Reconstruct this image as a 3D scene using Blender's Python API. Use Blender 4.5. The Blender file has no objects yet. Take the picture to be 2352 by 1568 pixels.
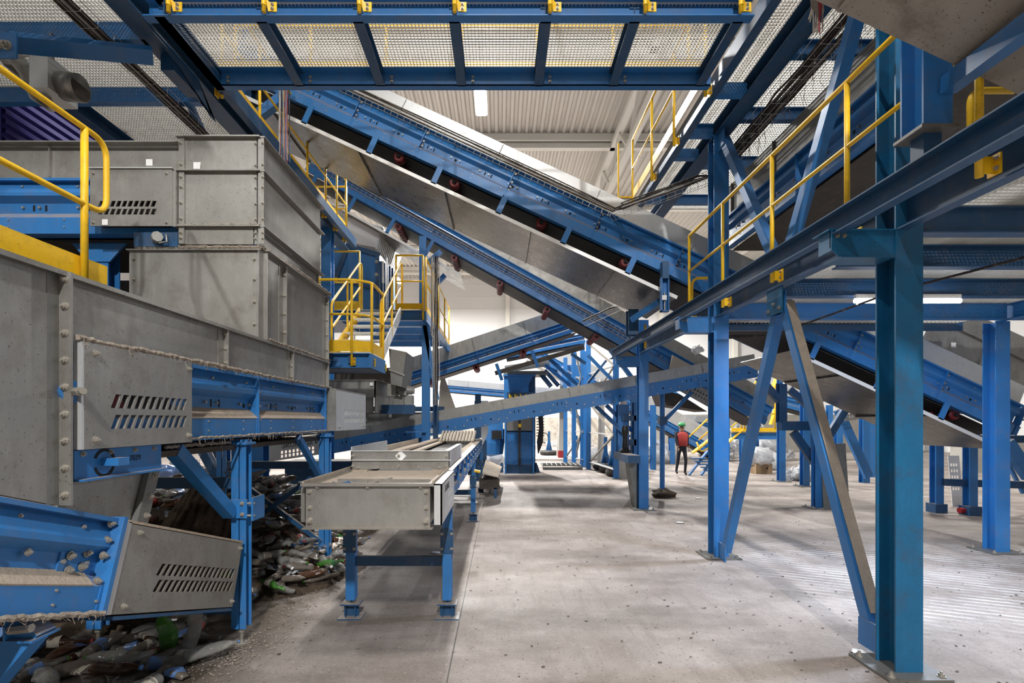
import bpy, math, random
from mathutils import Vector, Matrix, noise
random.seed(7)
SC = bpy.context.scene
COL = SC.collection
# ------------------------------------------------------------------ camera, world, exposure, high bays
EYE = 1.86
cam = bpy.data.cameras.new('camera'); camo = bpy.data.objects.new('camera', cam); COL.objects.link(camo)
camo.location = (0, 0, EYE); camo.rotation_euler = (math.pi/2, 0, 0)
cam.sensor_width = 36; cam.lens = 36*1155/2352
cam.shift_x = 27/2352; cam.shift_y = 181/2352; cam.clip_start = .05; cam.clip_end = 200
SC.camera = camo
SC.view_settings.view_transform = 'Standard'; SC.view_settings.look = 'None'
SC.view_settings.gamma = 1; SC.view_settings.exposure = -0.2
w = bpy.data.worlds.new('hall_ambient'); SC.world = w; w.use_nodes = True
w.node_tree.nodes['Background'].inputs[0].default_value = (.93, .96, 1, 1)
w.node_tree.nodes['Background'].inputs[1].default_value = .13
SC.cycles.max_bounces = 6; SC.cycles.diffuse_bounces = 3; SC.cycles.glossy_bounces = 3
SC.cycles.transmission_bounces = 4; SC.cycles.transparent_max_bounces = 12
SC.cycles.sample_clamp_indirect = 4; SC.cycles.use_denoising = True
# lamp row: x, y, watt  (fixtures are built with their light further down)
BAYS = [(-.56, 14.4, 1900), (-6.7, 33, 2600), (-.8, 27, 6000), (-.4, 1.6, 450), (-6.5, -9, 900), (1.5, -9.5, 4300), (-10, 19, 1700), (12, 14, 1200), (11, 33, 2600)]
BAY_Z = 11.0

# ------------------------------------------------------------------ mesh helpers
def V(*a): return Vector(a if len(a) == 3 else a[0])
X_, Y_, Z_ = V(1,0,0), V(0,1,0), V(0,0,1)
def at(px, py, Y): return V((px-1149)/1155*Y, Y, EYE+(965-py)/1155*Y)
class MB:
    def __init__(s): s.v=[]; s.f=[]; s.mi=[]; s.m=0
    def _f(s, *q): s.f.append(q); s.mi.append(s.m)
    def loops(s, A, B, cap=True):
        n=len(A); b=len(s.v); s.v += [V(p) for p in A]+[V(p) for p in B]
        for i in range(n): j=(i+1)%n; s._f(b+i, b+j, b+n+j, b+n+i)
        if cap: s._f(*[b+i for i in range(n-1,-1,-1)]); s._f(*[b+n+i for i in range(n)])
        return s
    def box(s, x0,x1,y0,y1,z0,z1):
        return s.loops([(x0,y0,z0),(x1,y0,z0),(x1,y1,z0),(x0,y1,z0)],[(x0,y0,z1),(x1,y0,z1),(x1,y1,z1),(x0,y1,z1)])
    def bar(s, p0,p1,w,h,up=Z_,ou=0,ov=0):
        p0=V(p0);p1=V(p1); d=(p1-p0).normalized(); sd=d.cross(V(up)).normalized(); u=sd.cross(d)
        q=[sd*(ou+a*w/2)+u*(ov+b*h/2) for a,b in ((-1,-1),(1,-1),(1,1),(-1,1))]
        return s.loops([p0+k for k in q],[p1+k for k in q])
    def ibeam(s,p0,p1,w,h,up=Z_,t=.012):   # h measured along up, flanges w wide
        s.bar(p0,p1,w,t,up,0,h/2-t/2); s.bar(p0,p1,w,t,up,0,-h/2+t/2); s.bar(p0,p1,t*.8,h-2*t,up); return s
    def chan(s,p0,p1,w,h,up=Z_,side=1,t=.01): # web at -side*w/2, flanges pointing to +side
        s.bar(p0,p1,w,t,up,0,h/2-t/2); s.bar(p0,p1,w,t,up,0,-h/2+t/2); s.bar(p0,p1,t,h-2*t,up,-side*(w/2-t/2)); return s
    def ring(s,c,d,r,n,ref=None):
        d=d.normalized(); a=d.cross(Z_ if abs(d.z)<.95 else X_).normalized() if ref is None else ref; b=d.cross(a)
        return [c+a*(r*math.cos(2*math.pi*i/n))+b*(r*math.sin(2*math.pi*i/n)) for i in range(n)]
    def cyl(s,p0,p1,r,n=10,r1=None):
        p0=V(p0);p1=V(p1); d=p1-p0
        return s.loops(s.ring(p0,d,r,n), s.ring(p1,d,r if r1 is None else r1,n))
    def tube(s,path,r,n=8,cap=True):
        P=[V(p) for p in path]; m=len(P); rings=[]; ref=None
        for i in range(m):
            d=((P[i]-P[i-1]).normalized() if i else V(0,0,0))+((P[i+1]-P[i]).normalized() if i<m-1 else V(0,0,0)); d.normalize()
            if ref is None: ref=d.cross(Z_ if abs(d.z)<.9 else X_).normalized()
            else: ref=(ref-d*ref.dot(d)).normalized()
            rings.append(s.ring(P[i],d,r,n,ref))
        b=len(s.v)
        for rg in rings: s.v+=rg
        for k in range(m-1):
            for i in range(n): j=(i+1)%n; s._f(b+k*n+i,b+k*n+j,b+(k+1)*n+j,b+(k+1)*n+i)
        if cap: s._f(*[b+i for i in range(n-1,-1,-1)]); s._f(*[b+(m-1)*n+i for i in range(n)])
        return s
    def lathe(s,prof,c,d=Z_,n=12):  # prof: (r,h)
        c=V(c);d=V(d).normalized(); b=len(s.v)
        for r,h in prof: s.v+=s.ring(c+d*h,d,max(r,1e-4),n)
        for k in range(len(prof)-1):
            for i in range(n): j=(i+1)%n; s._f(b+k*n+i,b+k*n+j,b+(k+1)*n+j,b+(k+1)*n+i)
        s._f(*[b+i for i in range(n-1,-1,-1)]); s._f(*[b+(len(prof)-1)*n+i for i in range(n)])
        return s
    def bolt(s,p,nrm,r=.012,h=.012):
        p=V(p);nrm=V(nrm).normalized(); s.cyl(p,p+nrm*h*.35,r*1.45,10); s.cyl(p+nrm*h*.3,p+nrm*h*1.2,r,6); return s.cyl(p+nrm*h,p+nrm*h*1.9,r*.5,6)
    def grid(s,fn,nu,nv):
        b=len(s.v)
        for i in range(nu+1):
            for j in range(nv+1): s.v.append(V(fn(i/nu,j/nv)))
        for i in range(nu):
            for j in range(nv): a=b+i*(nv+1)+j; s._f(a,a+nv+1,a+nv+2,a+1)
        return s
def bend(P, R=.1, n=4):   # round the corners of a polyline
    P=[V(p) for p in P]; out=[P[0]]
    for i in range(1,len(P)-1):
        a=(P[i-1]-P[i]); b=(P[i+1]-P[i]); r=min(R,a.length*.45,b.length*.45); a=P[i]+a.normalized()*r; b=P[i]+b.normalized()*r
        for k in range(n+1): t=k/n; out.append(a*(1-t)**2+P[i]*2*t*(1-t)+b*t*t)
    return out+[P[-1]]
# ------------------------------------------------------------------ object helpers
def mesh_of(name, mb, mats, off, smooth):
    me=bpy.data.meshes.new(name); me.from_pydata([v-off for v in mb.v],[],mb.f)
    for m in (mats if isinstance(mats,(list,tuple)) else [mats]): me.materials.append(m)
    if max(mb.mi, default=0): me.polygons.foreach_set('material_index', mb.mi)
    if smooth: me.polygons.foreach_set('use_smooth',[True]*len(me.polygons))
    me.update(); return me
def tag(o,label,cat,group=None,kind=None):
    o['label']=label; o['category']=cat
    if group: o['group']=group
    if kind: o['kind']=kind
    return o
def top(name,label,cat,loc,group=None):
    o=bpy.data.objects.new(name,None); COL.objects.link(o); o.location=V(loc); o.empty_display_size=.1
    return tag(o,label,cat,group)
def rootof(o):
    while o.parent: o=o.parent
    return o
def part(par,name,mb,mats,label=None,smooth=False,kind=None):
    o=bpy.data.objects.new(name,mesh_of(name,mb,mats,V(rootof(par).location),smooth)); COL.objects.link(o); o.parent=par
    if label: o['label']=label
    if kind: o['kind']=kind
    return o
def solo(name,mb,mats,label,cat,group=None,kind=None,smooth=False):
    xs=[v.x for v in mb.v]; ys=[v.y for v in mb.v]; zs=[v.z for v in mb.v]
    c=V((min(xs)+max(xs))/2,(min(ys)+max(ys))/2,min(zs))
    o=bpy.data.objects.new(name,mesh_of(name,mb,mats,c,smooth)); COL.objects.link(o); o.location=c
    if kind=='structure': o['kind']=kind; o['label']=label; o['category']=cat
    else: tag(o,label,cat,group,kind)
    return o
def one(par,name,mats,fn,*a,**k):
    mb=MB(); getattr(mb,fn)(*a,**k); return part(par,name,mb,mats)
_bm={}
def bolt_at(par,p,nrm,r=.012,mat=None):
    mat=mat or M['bolt']; key=(round(r,4),mat.name)
    if key not in _bm:
        mb=MB(); mb.bolt((0,0,0),Z_,r,r); _bm[key]=mesh_of('bolt',mb,mat,V(0,0,0),False)
    o=bpy.data.objects.new('bolt',_bm[key]); COL.objects.link(o); o.parent=par
    o.location=V(p)-V(rootof(par).location); o.rotation_mode='QUATERNION'; o.rotation_quaternion=V(nrm).to_track_quat('Z','Y')
    return o
# ------------------------------------------------------------------ materials
M={}
def mat(name,col,rough=.5,metal=0.,noise_s=0,noise_a=.0,dirt=None,dirt_a=0.,dirt_s=3,bump=0.,bs=60,spec=.5,wear=None,up=0.):
    m=bpy.data.materials.new(name); m.use_nodes=True; nt=m.node_tree; N=nt.nodes; L=nt.links
    b=N['Principled BSDF']; b.inputs['Roughness'].default_value=rough; b.inputs['Metallic'].default_value=metal
    b.inputs['Specular IOR Level'].default_value=spec
    g=N.new('ShaderNodeNewGeometry'); out=None
    rgb=N.new('ShaderNodeRGB'); rgb.outputs[0].default_value=(*col,1); cur=rgb.outputs[0]
    def noi(scale,det=5,r=.6,stretch=None):
        n=N.new('ShaderNodeTexNoise'); n.inputs['Scale'].default_value=scale; n.inputs['Detail'].default_value=det; n.inputs['Roughness'].default_value=r
        if stretch:
            mp=N.new('ShaderNodeMapping'); mp.inputs['Scale'].default_value=stretch; L.new(g.outputs['Position'],mp.inputs[0]); L.new(mp.outputs[0],n.inputs['Vector'])
        else: L.new(g.outputs['Position'],n.inputs['Vector'])
        return n
    def ramp(src,a,b2):
        r=N.new('ShaderNodeMapRange'); r.inputs['From Min'].default_value=a; r.inputs['From Max'].default_value=b2; L.new(src,r.inputs['Value']); return r.outputs[0]
    def mix(f,c1,c2,bt='MIX'):
        x=N.new('ShaderNodeMix'); x.data_type='RGBA'; x.blend_type=bt
        if isinstance(f,(int,float)): x.inputs[0].default_value=f
        else: L.new(f,x.inputs[0])
        L.new(c1,x.inputs[6])
        if isinstance(c2,tuple): x.inputs[7].default_value=(*c2,1)
        else: L.new(c2,x.inputs[7])
        return x.outputs[2]
    def mul(src,k):
        x=N.new('ShaderNodeMath'); x.operation='MULTIPLY'; x.inputs[1].default_value=k; L.new(src,x.inputs[0]); return x.outputs[0]
    if noise_a:
        n=noi(noise_s or 2); cur=mix(mul(ramp(n.outputs[0],.35,.7),noise_a),cur,tuple(c*.45 for c in col))
        n2=noi((noise_s or 2)*9,3,.6,(1,1,.25)); cur=mix(mul(ramp(n2.outputs[0],.5,.8),noise_a*.7),cur,tuple(min(1,c*1.5+.02) for c in col))
    if dirt:
        n=noi(dirt_s,8,.7); cur=mix(mul(ramp(n.outputs[0],.5,.66),dirt_a),cur,dirt)
        n=noi(70,2,.5); cur=mix(mul(ramp(n.outputs[0],.66,.7),min(1,dirt_a*1.5)),cur,tuple(c*.35 for c in dirt))
    if wear:
        n=noi(wear[1],9,.75); cur=mix(mul(ramp(n.outputs[0],wear[2],wear[2]+.04),1),cur,wear[0])
    if up:   # dust settled on upward faces
        sn=N.new('ShaderNodeSeparateXYZ'); L.new(g.outputs['True Normal'],sn.inputs[0]); n=noi(7,6,.7); mm=N.new('ShaderNodeMath'); mm.operation='MULTIPLY'
        L.new(ramp(sn.outputs[2],.5,.8),mm.inputs[0]); L.new(ramp(n.outputs[0],.25,.5),mm.inputs[1]); cur=mix(mul(mm.outputs[0],up),cur,(.33,.27,.21))
    L.new(cur,b.inputs['Base Color'])
    if metal or noise_a:
        n=noi(6,4,.6); r=N.new('ShaderNodeMapRange'); r.inputs['To Min'].default_value=max(.05,rough-.1); r.inputs['To Max'].default_value=min(1,rough+.15); L.new(n.outputs[0],r.inputs['Value']); L.new(r.outputs[0],b.inputs['Roughness'])
    if bump:
        n=noi(bs,6,.65); bp=N.new('ShaderNodeBump'); bp.inputs['Strength'].default_value=bump; bp.inputs['Distance'].default_value=.01; L.new(n.outputs[0],bp.inputs['Height']); L.new(bp.outputs[0],b.inputs['Normal'])
    m['tools']=0; M[name]=m; return m
DUST=(.20,.155,.115)
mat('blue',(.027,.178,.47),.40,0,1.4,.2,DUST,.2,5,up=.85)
mat('bluedeepshade',(.014,.075,.18),.45,0,1.4,.25,DUST,.2,5,up=.85)  # darker copy of blue, shade of undersides and soffits put into the colour
mat('tealshade',(.008,.125,.27),.42,0,1.8,.3,(.06,.05,.045),.35,4,up=.8)  # copy of blue with the near column's dimmer lighting put into the colour
mat('yellow',(.92,.55,.012),.42,0,3,.1,(.12,.08,.03),.2,9,up=.4)
mat('galv',(.35,.34,.315),.42,.6,1.6,.34,(.15,.12,.09),.36,4,up=.85)
mat('galvlight',(.66,.67,.67),.42,.5,2.,.15,(.25,.22,.19),.12,6)
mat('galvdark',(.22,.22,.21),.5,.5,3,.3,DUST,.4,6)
mat('tray',(.17,.16,.145),.27,.8,1.2,.4,(.07,.055,.04),.4,4)
mat('traydirty',(.36,.33,.29),.6,.3,1.5,.2,(.10,.08,.06),.5,3,.3,30)
mat('edge',(.82,.82,.80),.4,.2,4,.08)
mat('rubber',(.022,.019,.018),.65,0,3,.2,DUST,.15,6)
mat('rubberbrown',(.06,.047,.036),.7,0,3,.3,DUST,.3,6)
mat('red',(.30,.015,.02),.45,0,6,.2)
mat('dark',(.006,.006,.007),.8); mat('darkred',(.16,.012,.014),.5)
mat('bolt',(.42,.39,.34),.45,.6,20,.3)
mat('dust',(.42,.345,.27),.95,0,12,.3,None,0,3,.9,40)
mat('lint',(.40,.34,.28),1.,0,30,.4,(.12,.09,.06),.5,25,1.,90)
mat('soil',(.055,.038,.025),.95,0,8,.4,(.16,.11,.06),.6,20,1.,35)
mat('white',(.80,.80,.79),.55,0,1,.03)
mat('whitepaint',(.86,.84,.77),.5,0,2,.05)
mat('purple',(.028,.02,.19),.65)
mat('steelgrate',(.74,.73,.69),.45,.2,8,.12,DUST,.15,12)
mat('cable',(.035,.026,.022),.8,0,20,.3,DUST,.6,12)
mat('sticker',(.85,.85,.84),.6,0,60,.2)
mat('black',(.012,.012,.013),.5)
mat('concrete',(.42,.40,.36),.9,0,3,.2)
mat('skin',(.45,.27,.19),.6)
mat('hivis',(.5,.06,.05),.8); mat('helmet',(.05,.35,.12),.4); mat('navy',(.015,.018,.03),.85)
mat('cardboard',(.28,.19,.11),.9); mat('motor',(.33,.33,.31),.5,.3,4,.3,DUST,.4,8)
mat('wire_red',(.35,.06,.05),.6); mat('wire_grey',(.45,.44,.42),.6); mat('wire_blue',(.08,.18,.4),.6)
mat('wirenet',(.60,.59,.56),.4,.5)
mat('carpet',(.075,.05,.03),1.,0,10,.5,(.03,.02,.015),.7,16,1.,50)
mat('canvas',(.50,.44,.36),.9,0,3,.2,(.25,.2,.15),.3,4,.4,25)
def plastic(name,col,alpha,rough=.18):
    m=bpy.data.materials.new(name); m.use_nodes=True; b=m.node_tree.nodes['Principled BSDF']
    b.inputs['Base Color'].default_value=(*col,1); b.inputs['Roughness'].default_value=rough; b.inputs['Alpha'].default_value=alpha
    N=m.node_tree.nodes; L=m.node_tree.links; n=N.new('ShaderNodeTexNoise'); n.inputs['Scale'].default_value=14
    tc=N.new('ShaderNodeTexCoord'); L.new(tc.outputs['Object'],n.inputs['Vector'])
    bp=N.new('ShaderNodeBump'); bp.inputs['Strength'].default_value=.7; bp.inputs['Distance'].default_value=.02; L.new(n.outputs[0],bp.inputs['Height']); L.new(bp.outputs[0],b.inputs['Normal'])
    M[name]=m
plastic('pet_clear',(.30,.29,.27),.5); plastic('pet_dusty',(.16,.135,.11),.8,.35); plastic('pet_green',(.05,.22,.02),.6); plastic('pet_brown',(.07,.03,.015),.8)
plastic('pet_blue',(.12,.17,.24),.5); plastic('bag',(.55,.56,.58),.75,.3); plastic('bagblue',(.12,.25,.55),.8,.3); plastic('can',(.45,.08,.06),1,.25); plastic('labelp',(.55,.5,.42),1,.4); plastic('orange',(.6,.16,.04),.9)
def emit(name,col,st):
    m=bpy.data.materials.new(name); m.use_nodes=True; b=m.node_tree.nodes['Principled BSDF']
    b.inputs['Emission Color'].default_value=(*col,1); b.inputs['Emission Strength'].default_value=st; M[name]=m
emit('lamp',(1,1,1),30); emit('led',(.82,.88,1),22)
def ribbed(name,col,axis,scale,rough=.5,metal=.3,bumpd=.04,stripe=.55):   # corrugated sheet: ribs by bump plus valley grime
    m=mat(name,col,rough,metal,1,.06); nt=m.node_tree; N=nt.nodes; L=nt.links; b=N['Principled BSDF']
    g=N.new('ShaderNodeNewGeometry'); wv=N.new('ShaderNodeTexWave'); wv.bands_direction=axis; wv.inputs['Scale'].default_value=scale
    L.new(g.outputs['Position'],wv.inputs[0]); bp=N.new('ShaderNodeBump'); bp.inputs['Distance'].default_value=bumpd; L.new(wv.outputs[1],bp.inputs['Height']); L.new(bp.outputs[0],b.inputs['Normal'])
    return m
# floor
def floor_mat():
    m=bpy.data.materials.new('floor_concrete'); m.use_nodes=True; nt=m.node_tree; N=nt.nodes; L=nt.links; b=N['Principled BSDF']
    g=N.new('ShaderNodeNewGeometry')
    def noi(sc,st=(1,1,1),rot=0,det=7,r=.65):
        mp=N.new('ShaderNodeMapping'); mp.inputs['Scale'].default_value=st; mp.inputs['Rotation'].default_value=(0,0,rot); L.new(g.outputs[0],mp.inputs[0])
        n=N.new('ShaderNodeTexNoise'); n.inputs['Scale'].default_value=sc; n.inputs['Detail'].default_value=det; n.inputs['Roughness'].default_value=r; L.new(mp.outputs[0],n.inputs['Vector']); return n.outputs[0],mp
    def rng(s,a,c,t0=0,t1=1):
        r=N.new('ShaderNodeMapRange'); r.inputs['From Min'].default_value=a; r.inputs['From Max'].default_value=c; r.inputs['To Min'].default_value=t0; r.inputs['To Max'].default_value=t1; L.new(s,r.inputs['Value']); return r.outputs[0]
    def mix(f,c1,c2):
        x=N.new('ShaderNodeMix'); x.data_type='RGBA'; L.new(f,x.inputs[0])
        for k,c in ((6,c1),(7,c2)):
            if isinstance(c,tuple): x.inputs[k].default_value=(*c,1)
            else: L.new(c,x.inputs[k])
        return x.outputs[2]
    def mth(op,a,c):
        x=N.new('ShaderNodeMath'); x.operation=op
        for k,q in ((0,a),(1,c)):
            if isinstance(q,(int,float)): x.inputs[k].default_value=q
            else: L.new(q,x.inputs[k])
        return x.outputs[0]
    cur=mix(rng(noi(.9)[0],.32,.7),(.24,.20,.175),(.44,.39,.36))
    cur=mix(rng(noi(.35,(1,2.4,1),.3)[0],.46,.64,0,.8),cur,(.16,.135,.115))
    cur=mix(rng(noi(3.2,(3,.35,1),.12)[0],.5,.75,0,.5),cur,(.19,.165,.145))
    cur=mix(rng(noi(26,det=3)[0],.6,.72,0,.35),cur,(.62,.56,.5))
    cur=mix(rng(noi(48,det=3)[0],.61,.66,0,.8),cur,(.075,.06,.045))
    cur=mix(rng(noi(9,(1,1,1),.5)[0],.635,.69,0,.7),cur,(.10,.08,.06))
    # tyre tread lines on the right-hand side
    mp=N.new('ShaderNodeMapping'); mp.inputs['Rotation'].default_value=(0,0,math.radians(24)); L.new(g.outputs[0],mp.inputs[0])
    wv=N.new('ShaderNodeTexWave'); wv.bands_direction='Y'; wv.inputs['Scale'].default_value=2.8; wv.inputs['Distortion'].default_value=.6; wv.inputs['Detail'].default_value=2; L.new(mp.outputs[0],wv.inputs[0])
    sx=N.new('ShaderNodeSeparateXYZ'); L.new(g.outputs[0],sx.inputs[0])
    msk=mth('MULTIPLY',rng(sx.outputs[0],3.,3.8),rng(sx.outputs[1],4.2,4.8)); msk=mth('MULTIPLY',msk,rng(sx.outputs[1],8.2,7.2)); msk=mth('MULTIPLY',msk,rng(noi(1.6)[0],.42,.58))
    cur=mix(mth('MULTIPLY',msk,rng(wv.outputs[1],.55,.8,0,.85)),cur,(.56,.54,.52))
    # settled grime under the left machines and round the bottle heap
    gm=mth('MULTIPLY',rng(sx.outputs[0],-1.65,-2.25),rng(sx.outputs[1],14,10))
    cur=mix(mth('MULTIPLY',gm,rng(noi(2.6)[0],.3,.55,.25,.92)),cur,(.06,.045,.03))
    # darker joint line running down the aisle
    jl=mth('LESS_THAN',mth('ABSOLUTE',mth('ADD',sx.outputs[0],.38),0),.006)
    cur=mix(mth('MULTIPLY',jl,rng(sx.outputs[1],22,3)),cur,(.09,.08,.07))
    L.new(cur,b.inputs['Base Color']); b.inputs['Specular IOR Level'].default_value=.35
    L.new(rng(noi(1.3)[0],.3,.7,.8,.55),b.inputs['Roughness'])
    bp=N.new('ShaderNodeBump'); bp.inputs['Strength'].default_value=.25; bp.inputs['Distance'].default_value=.01; L.new(noi(22)[0],bp.inputs['Height']); L.new(bp.outputs[0],b.inputs['Normal'])
    M['floor']=m
floor_mat()
# ================================================================== THE HALL
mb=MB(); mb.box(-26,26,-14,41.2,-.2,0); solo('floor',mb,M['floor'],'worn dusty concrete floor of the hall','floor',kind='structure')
RZ=13.4
# far wall of white panels
m_=mat('wallpanel',(.86,.86,.85),.6,0,1,.04)
mb=MB(); mb.box(-26,26,41.,41.2,0,RZ+.6)
for k in range(13): mb.box(-26,26,40.985,41.,.9+k,.93+k)
solo('wall_far',mb,M['wallpanel'],'white sandwich-panel end wall','wall',kind='structure')
mb=MB(); mb.box(-26.2,-26,-14,41.2,0,RZ+.6); solo('wall_left',mb,M['wallpanel'],'white side wall on the left','wall',kind='structure')
mb=MB(); mb.box(26,26.2,-14,41.2,0,RZ+.6); solo('wall_right',mb,M['wallpanel'],'white side wall on the right','wall',kind='structure')
mb=MB(); mb.box(-26,26,40.9,41.,0,2.1); solo('trim_1',mb,mat('plinth',(.50,.46,.40),.85,0,2,.3,(.2,.15,.1),.5,2),'dirty concrete plinth along the end wall','plinth',kind='structure')
# corrugated roof deck: real trapezoid ribs running in depth
mb=MB(); pitch=.3; x=-26
A=[];
while x<26:
    A+= [(x,RZ),(x+.1,RZ),(x+.15,RZ+.09),(x+.25,RZ+.09)]; x+=pitch
A+=[(26,RZ)]
for i in range(len(A)-1):
    (xa,za),(xb,zb)=A[i],A[i+1]; b=len(mb.v); mb.v+=[V(xa,-14,za),V(xb,-14,zb),V(xb,41.1,zb),V(xa,41.1,za)]; mb._f(b,b+1,b+2,b+3)
mb.box(-26,26,-14,41.1,RZ+.2,RZ+.3)
solo('ceiling',mb,mat('roofdeck',(.66,.63,.58),.5,.25,1,.1),'ribbed grey steel roof deck','roof',kind='structure')
# roof trusses and purlins
n=0
for yy in (3,9,15,20.5,26.5,32.5,38):
    n+=1; mb=MB(); mb.box(-26,26,yy-.12,yy+.12,RZ-.5,RZ-.3); mb.box(-26,26,yy-.3,yy-.2,RZ-.28,RZ-.01) ; mb.box(-26,26,yy+.2,yy+.3,RZ-.28,RZ-.01)
    solo('roof_beam',mb,M['whitepaint'],'cream cross beam under the ribbed roof deck','beam','cream roof beams')
for xx in (-12,4.6,14):
    t=top('roof_truss','cream lattice truss running along the roof %s'%{-12:'far left over the machines',4.6:'beside the yellow gallery railing',14:'beyond the right-hand gratings'}[xx],'truss',(xx,13,RZ-2))
    one(t,'bottom_chord',M['whitepaint'],'box',xx-.12,xx+.12,-10,41,RZ-1.9,RZ-1.7); one(t,'top_chord',M['whitepaint'],'box',xx-.12,xx+.12,-10,41,RZ-.5,RZ-.3)
    y=-9
    while y<40:
        one(t,'diagonal',M['whitepaint'],'bar',(xx,y,RZ-1.8),(xx,y+1.5,RZ-.4),.1,.1); one(t,'diagonal',M['whitepaint'],'bar',(xx,y+1.5,RZ-.4),(xx,y+3,RZ-1.8),.1,.1); y+=3
for i,xx in enumerate((-11.5,-5.9,.6,7,13,19)):
    mb=MB(); mb.ibeam((xx,40.75,0),(xx,40.75,RZ-.5),.35,.4,Y_,.03)
    solo('wall_post',mb,M['whitepaint'],'cream steel post standing against the white end wall','post','cream posts on the end wall')
mb=MB(); mb.bar((8.5,40.4,1.2),(2.2,40.4,9.5),.14,.14); solo('wall_brace',mb,M['whitepaint'],'long cream diagonal brace in front of the white end wall','brace')
# high bay lamps
labs=['blazing strip lamp hanging under the roof just below the grating walkway','blazing lamp far off behind the platform railing','lamp under the roof hidden behind the inclined conveyors',
 'strip lamp above the near walkway','strip lamp behind the viewer on the left','strip lamp behind the viewer on the right','strip lamp over the left machinery','strip lamp over the far right','strip lamp in the far right corner']
for (x,y,wt),lb in zip(BAYS,labs):
    t=top('high_bay_lamp',lb,'lamp',(x,y,BAY_Z)); one(t,'housing',M['whitepaint'],'box',x-.18,x+.18,y-.75,y+.75,BAY_Z+.04,BAY_Z+.14)
    one(t,'diffuser',M['lamp'],'box',x-.13,x+.13,y-.7,y+.7,BAY_Z,BAY_Z+.04)
    one(t,'suspension',M['wire_grey'],'cyl',(x,y-.6,BAY_Z+.14),(x,y-.6,RZ-.02),.01,5); one(t,'suspension',M['wire_grey'],'cyl',(x,y+.6,BAY_Z+.14),(x,y+.6,RZ-.02),.01,5)
    l=bpy.data.lights.new('lamp_light','AREA'); l.shape='RECTANGLE'; l.size=.26; l.size_y=1.4; l.energy=wt; l.color=(1,.985,.96)
    lo=bpy.data.objects.new('lamp_light',l); COL.objects.link(lo); lo.parent=t; lo.location=(0,0,-.03)

# ================================================================== STEEL COLUMNS
def column(name,label,x0,y0,z1,wd=.2,mat_='blue',group=None,plate=True,bolts=True,brk=()):
    """H column: flange faces the viewer, left front corner x0,y0"""
    xc=x0+wd/2; yc=y0+wd/2; t=top(name,label,'column',(xc,yc,0),group); mb=MB(); mb.ibeam((xc,yc,.02),(xc,yc,z1),wd,wd,Y_,.014); part(t,'shaft',mb,M[mat_])
    if plate:
        one(t,'base_plate',M['galvdark'],'box',x0-.13,x0+wd+.13,y0-.11,y0+wd+.11,0,.02)
        for a in (x0-.08,x0+wd+.08):
            for b in (y0-.06,y0+wd+.06): bolt_at(t,(a,b,.02),Z_,.02)
    for z,ln in brk:
        b=MB(); b.loops([(x0,y0+.01,z-.19),(x0-ln+.06,y0+.01,z-.19),(x0-ln,y0+.01,z-.13),(x0-ln,y0+.01,z),(x0,y0+.01,z)],[(x0,y0+.02,z-.19),(x0-ln+.06,y0+.02,z-.19),(x0-ln,y0+.02,z-.13),(x0-ln,y0+.02,z),(x0,y0+.02,z)])
        b.box(x0-ln-.02,x0,y0-.0,y0+.19,z-.002,z+.008); b.box(x0-ln+.07,x0,y0,y0+.19,z-.2,z-.19); b.box(x0-ln,x0-ln+.01,y0,y0+.15,z-.15,z)
        br=part(t,'bracket',b,M[mat_])
        for k in (.05,.1): bolt_at(br,(x0-ln+k,y0+.01,z-.04),-Y_,.012)
    return t
column('steel_column','tall near blue H-column in the right foreground, standing on a bolted plate',2.887,3.67,5.71,brk=((3.25,.47),),mat_='tealshade')
column('steel_column','middle blue H-column of the right-hand row with darker paint spots',2.887,6.79,5.71,brk=((3.25,.47),))
column('steel_column','third blue H-column of the right-hand row, under the gallery end',2.887,10.46,3.95,brk=((3.18,.47),))
column('steel_column','bright blue H-column at the right edge under the platform corner',6.94,7.04,3.25)
column('steel_column','dark blue H-column rising behind the bottle heap',-3.6,7.2,5.71)
column('steel_column','dark blue H-column behind the grey hopper stack',-3.6,10.1,5.71)
column('steel_column','slim blue column carrying the yellow railed upper landing',-1.68,10.75,3.89,.16)
column('steel_column','dark blue column with a grey sheet leaning on it',6.65,10.6,3.2,.16)
column('steel_column','far blue column left of two behind the angled braces',8.45,15.2,3.4,.18)
column('steel_column','far blue column right of two behind the angled braces',8.5,14.1,3.4,.18)
# paint spots on the middle column
mb=MB()
for (px,py,rx,rz) in ((1650,1180,.05,.045),(1654,1217,.06,.032)):
    p=at(px,py,6.783); mb.loops([p+V(rx*math.cos(a),0,rz*math.sin(a)) for a in [k*.4488 for k in range(14)]],[p+V(rx*math.cos(a),.004,rz*math.sin(a)) for a in [k*.4488 for k in range(14)]])
# chevron braces in the column row
def brace(label,p0,p1,w=.1,h=.1,mt='blue',group=None,plates=True):
    t=top('diagonal_brace',label,'brace',(V(p0)+V(p1))/2 if p0[2]>.5 and p1[2]>.5 else (p0 if p0[2]<p1[2] else p1),group); mb=MB(); mb.bar(p0,p1,w,h,X_ if abs(V(p0).x-V(p1).x)<.2 else Y_); part(t,'tube',mb,M[mt])
    if plates:
        for p in (p0,p1): one(t,'gusset',M[mt],'box',p[0]-.008-.05,p[0]+.008-.05,p[1]-.1,p[1]+.1,p[2]-.12,p[2]+.1)
    return t
brace('left leg of the blue A-shaped brace, down to the middle column foot',(2.99,5.36,3.10),(2.99,6.66,.13)); b=brace('right leg of the blue A-shaped brace, edged with brown dust',(2.99,5.28,3.10),(2.99,4.02,.16))
mb=MB(); mb.bar((3.0,5.26,3.08),(3.0,4.06,.3),.09,.006,Y_,0,-.055) ; part(b,'dust_layer',mb,M['dust'])
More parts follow.
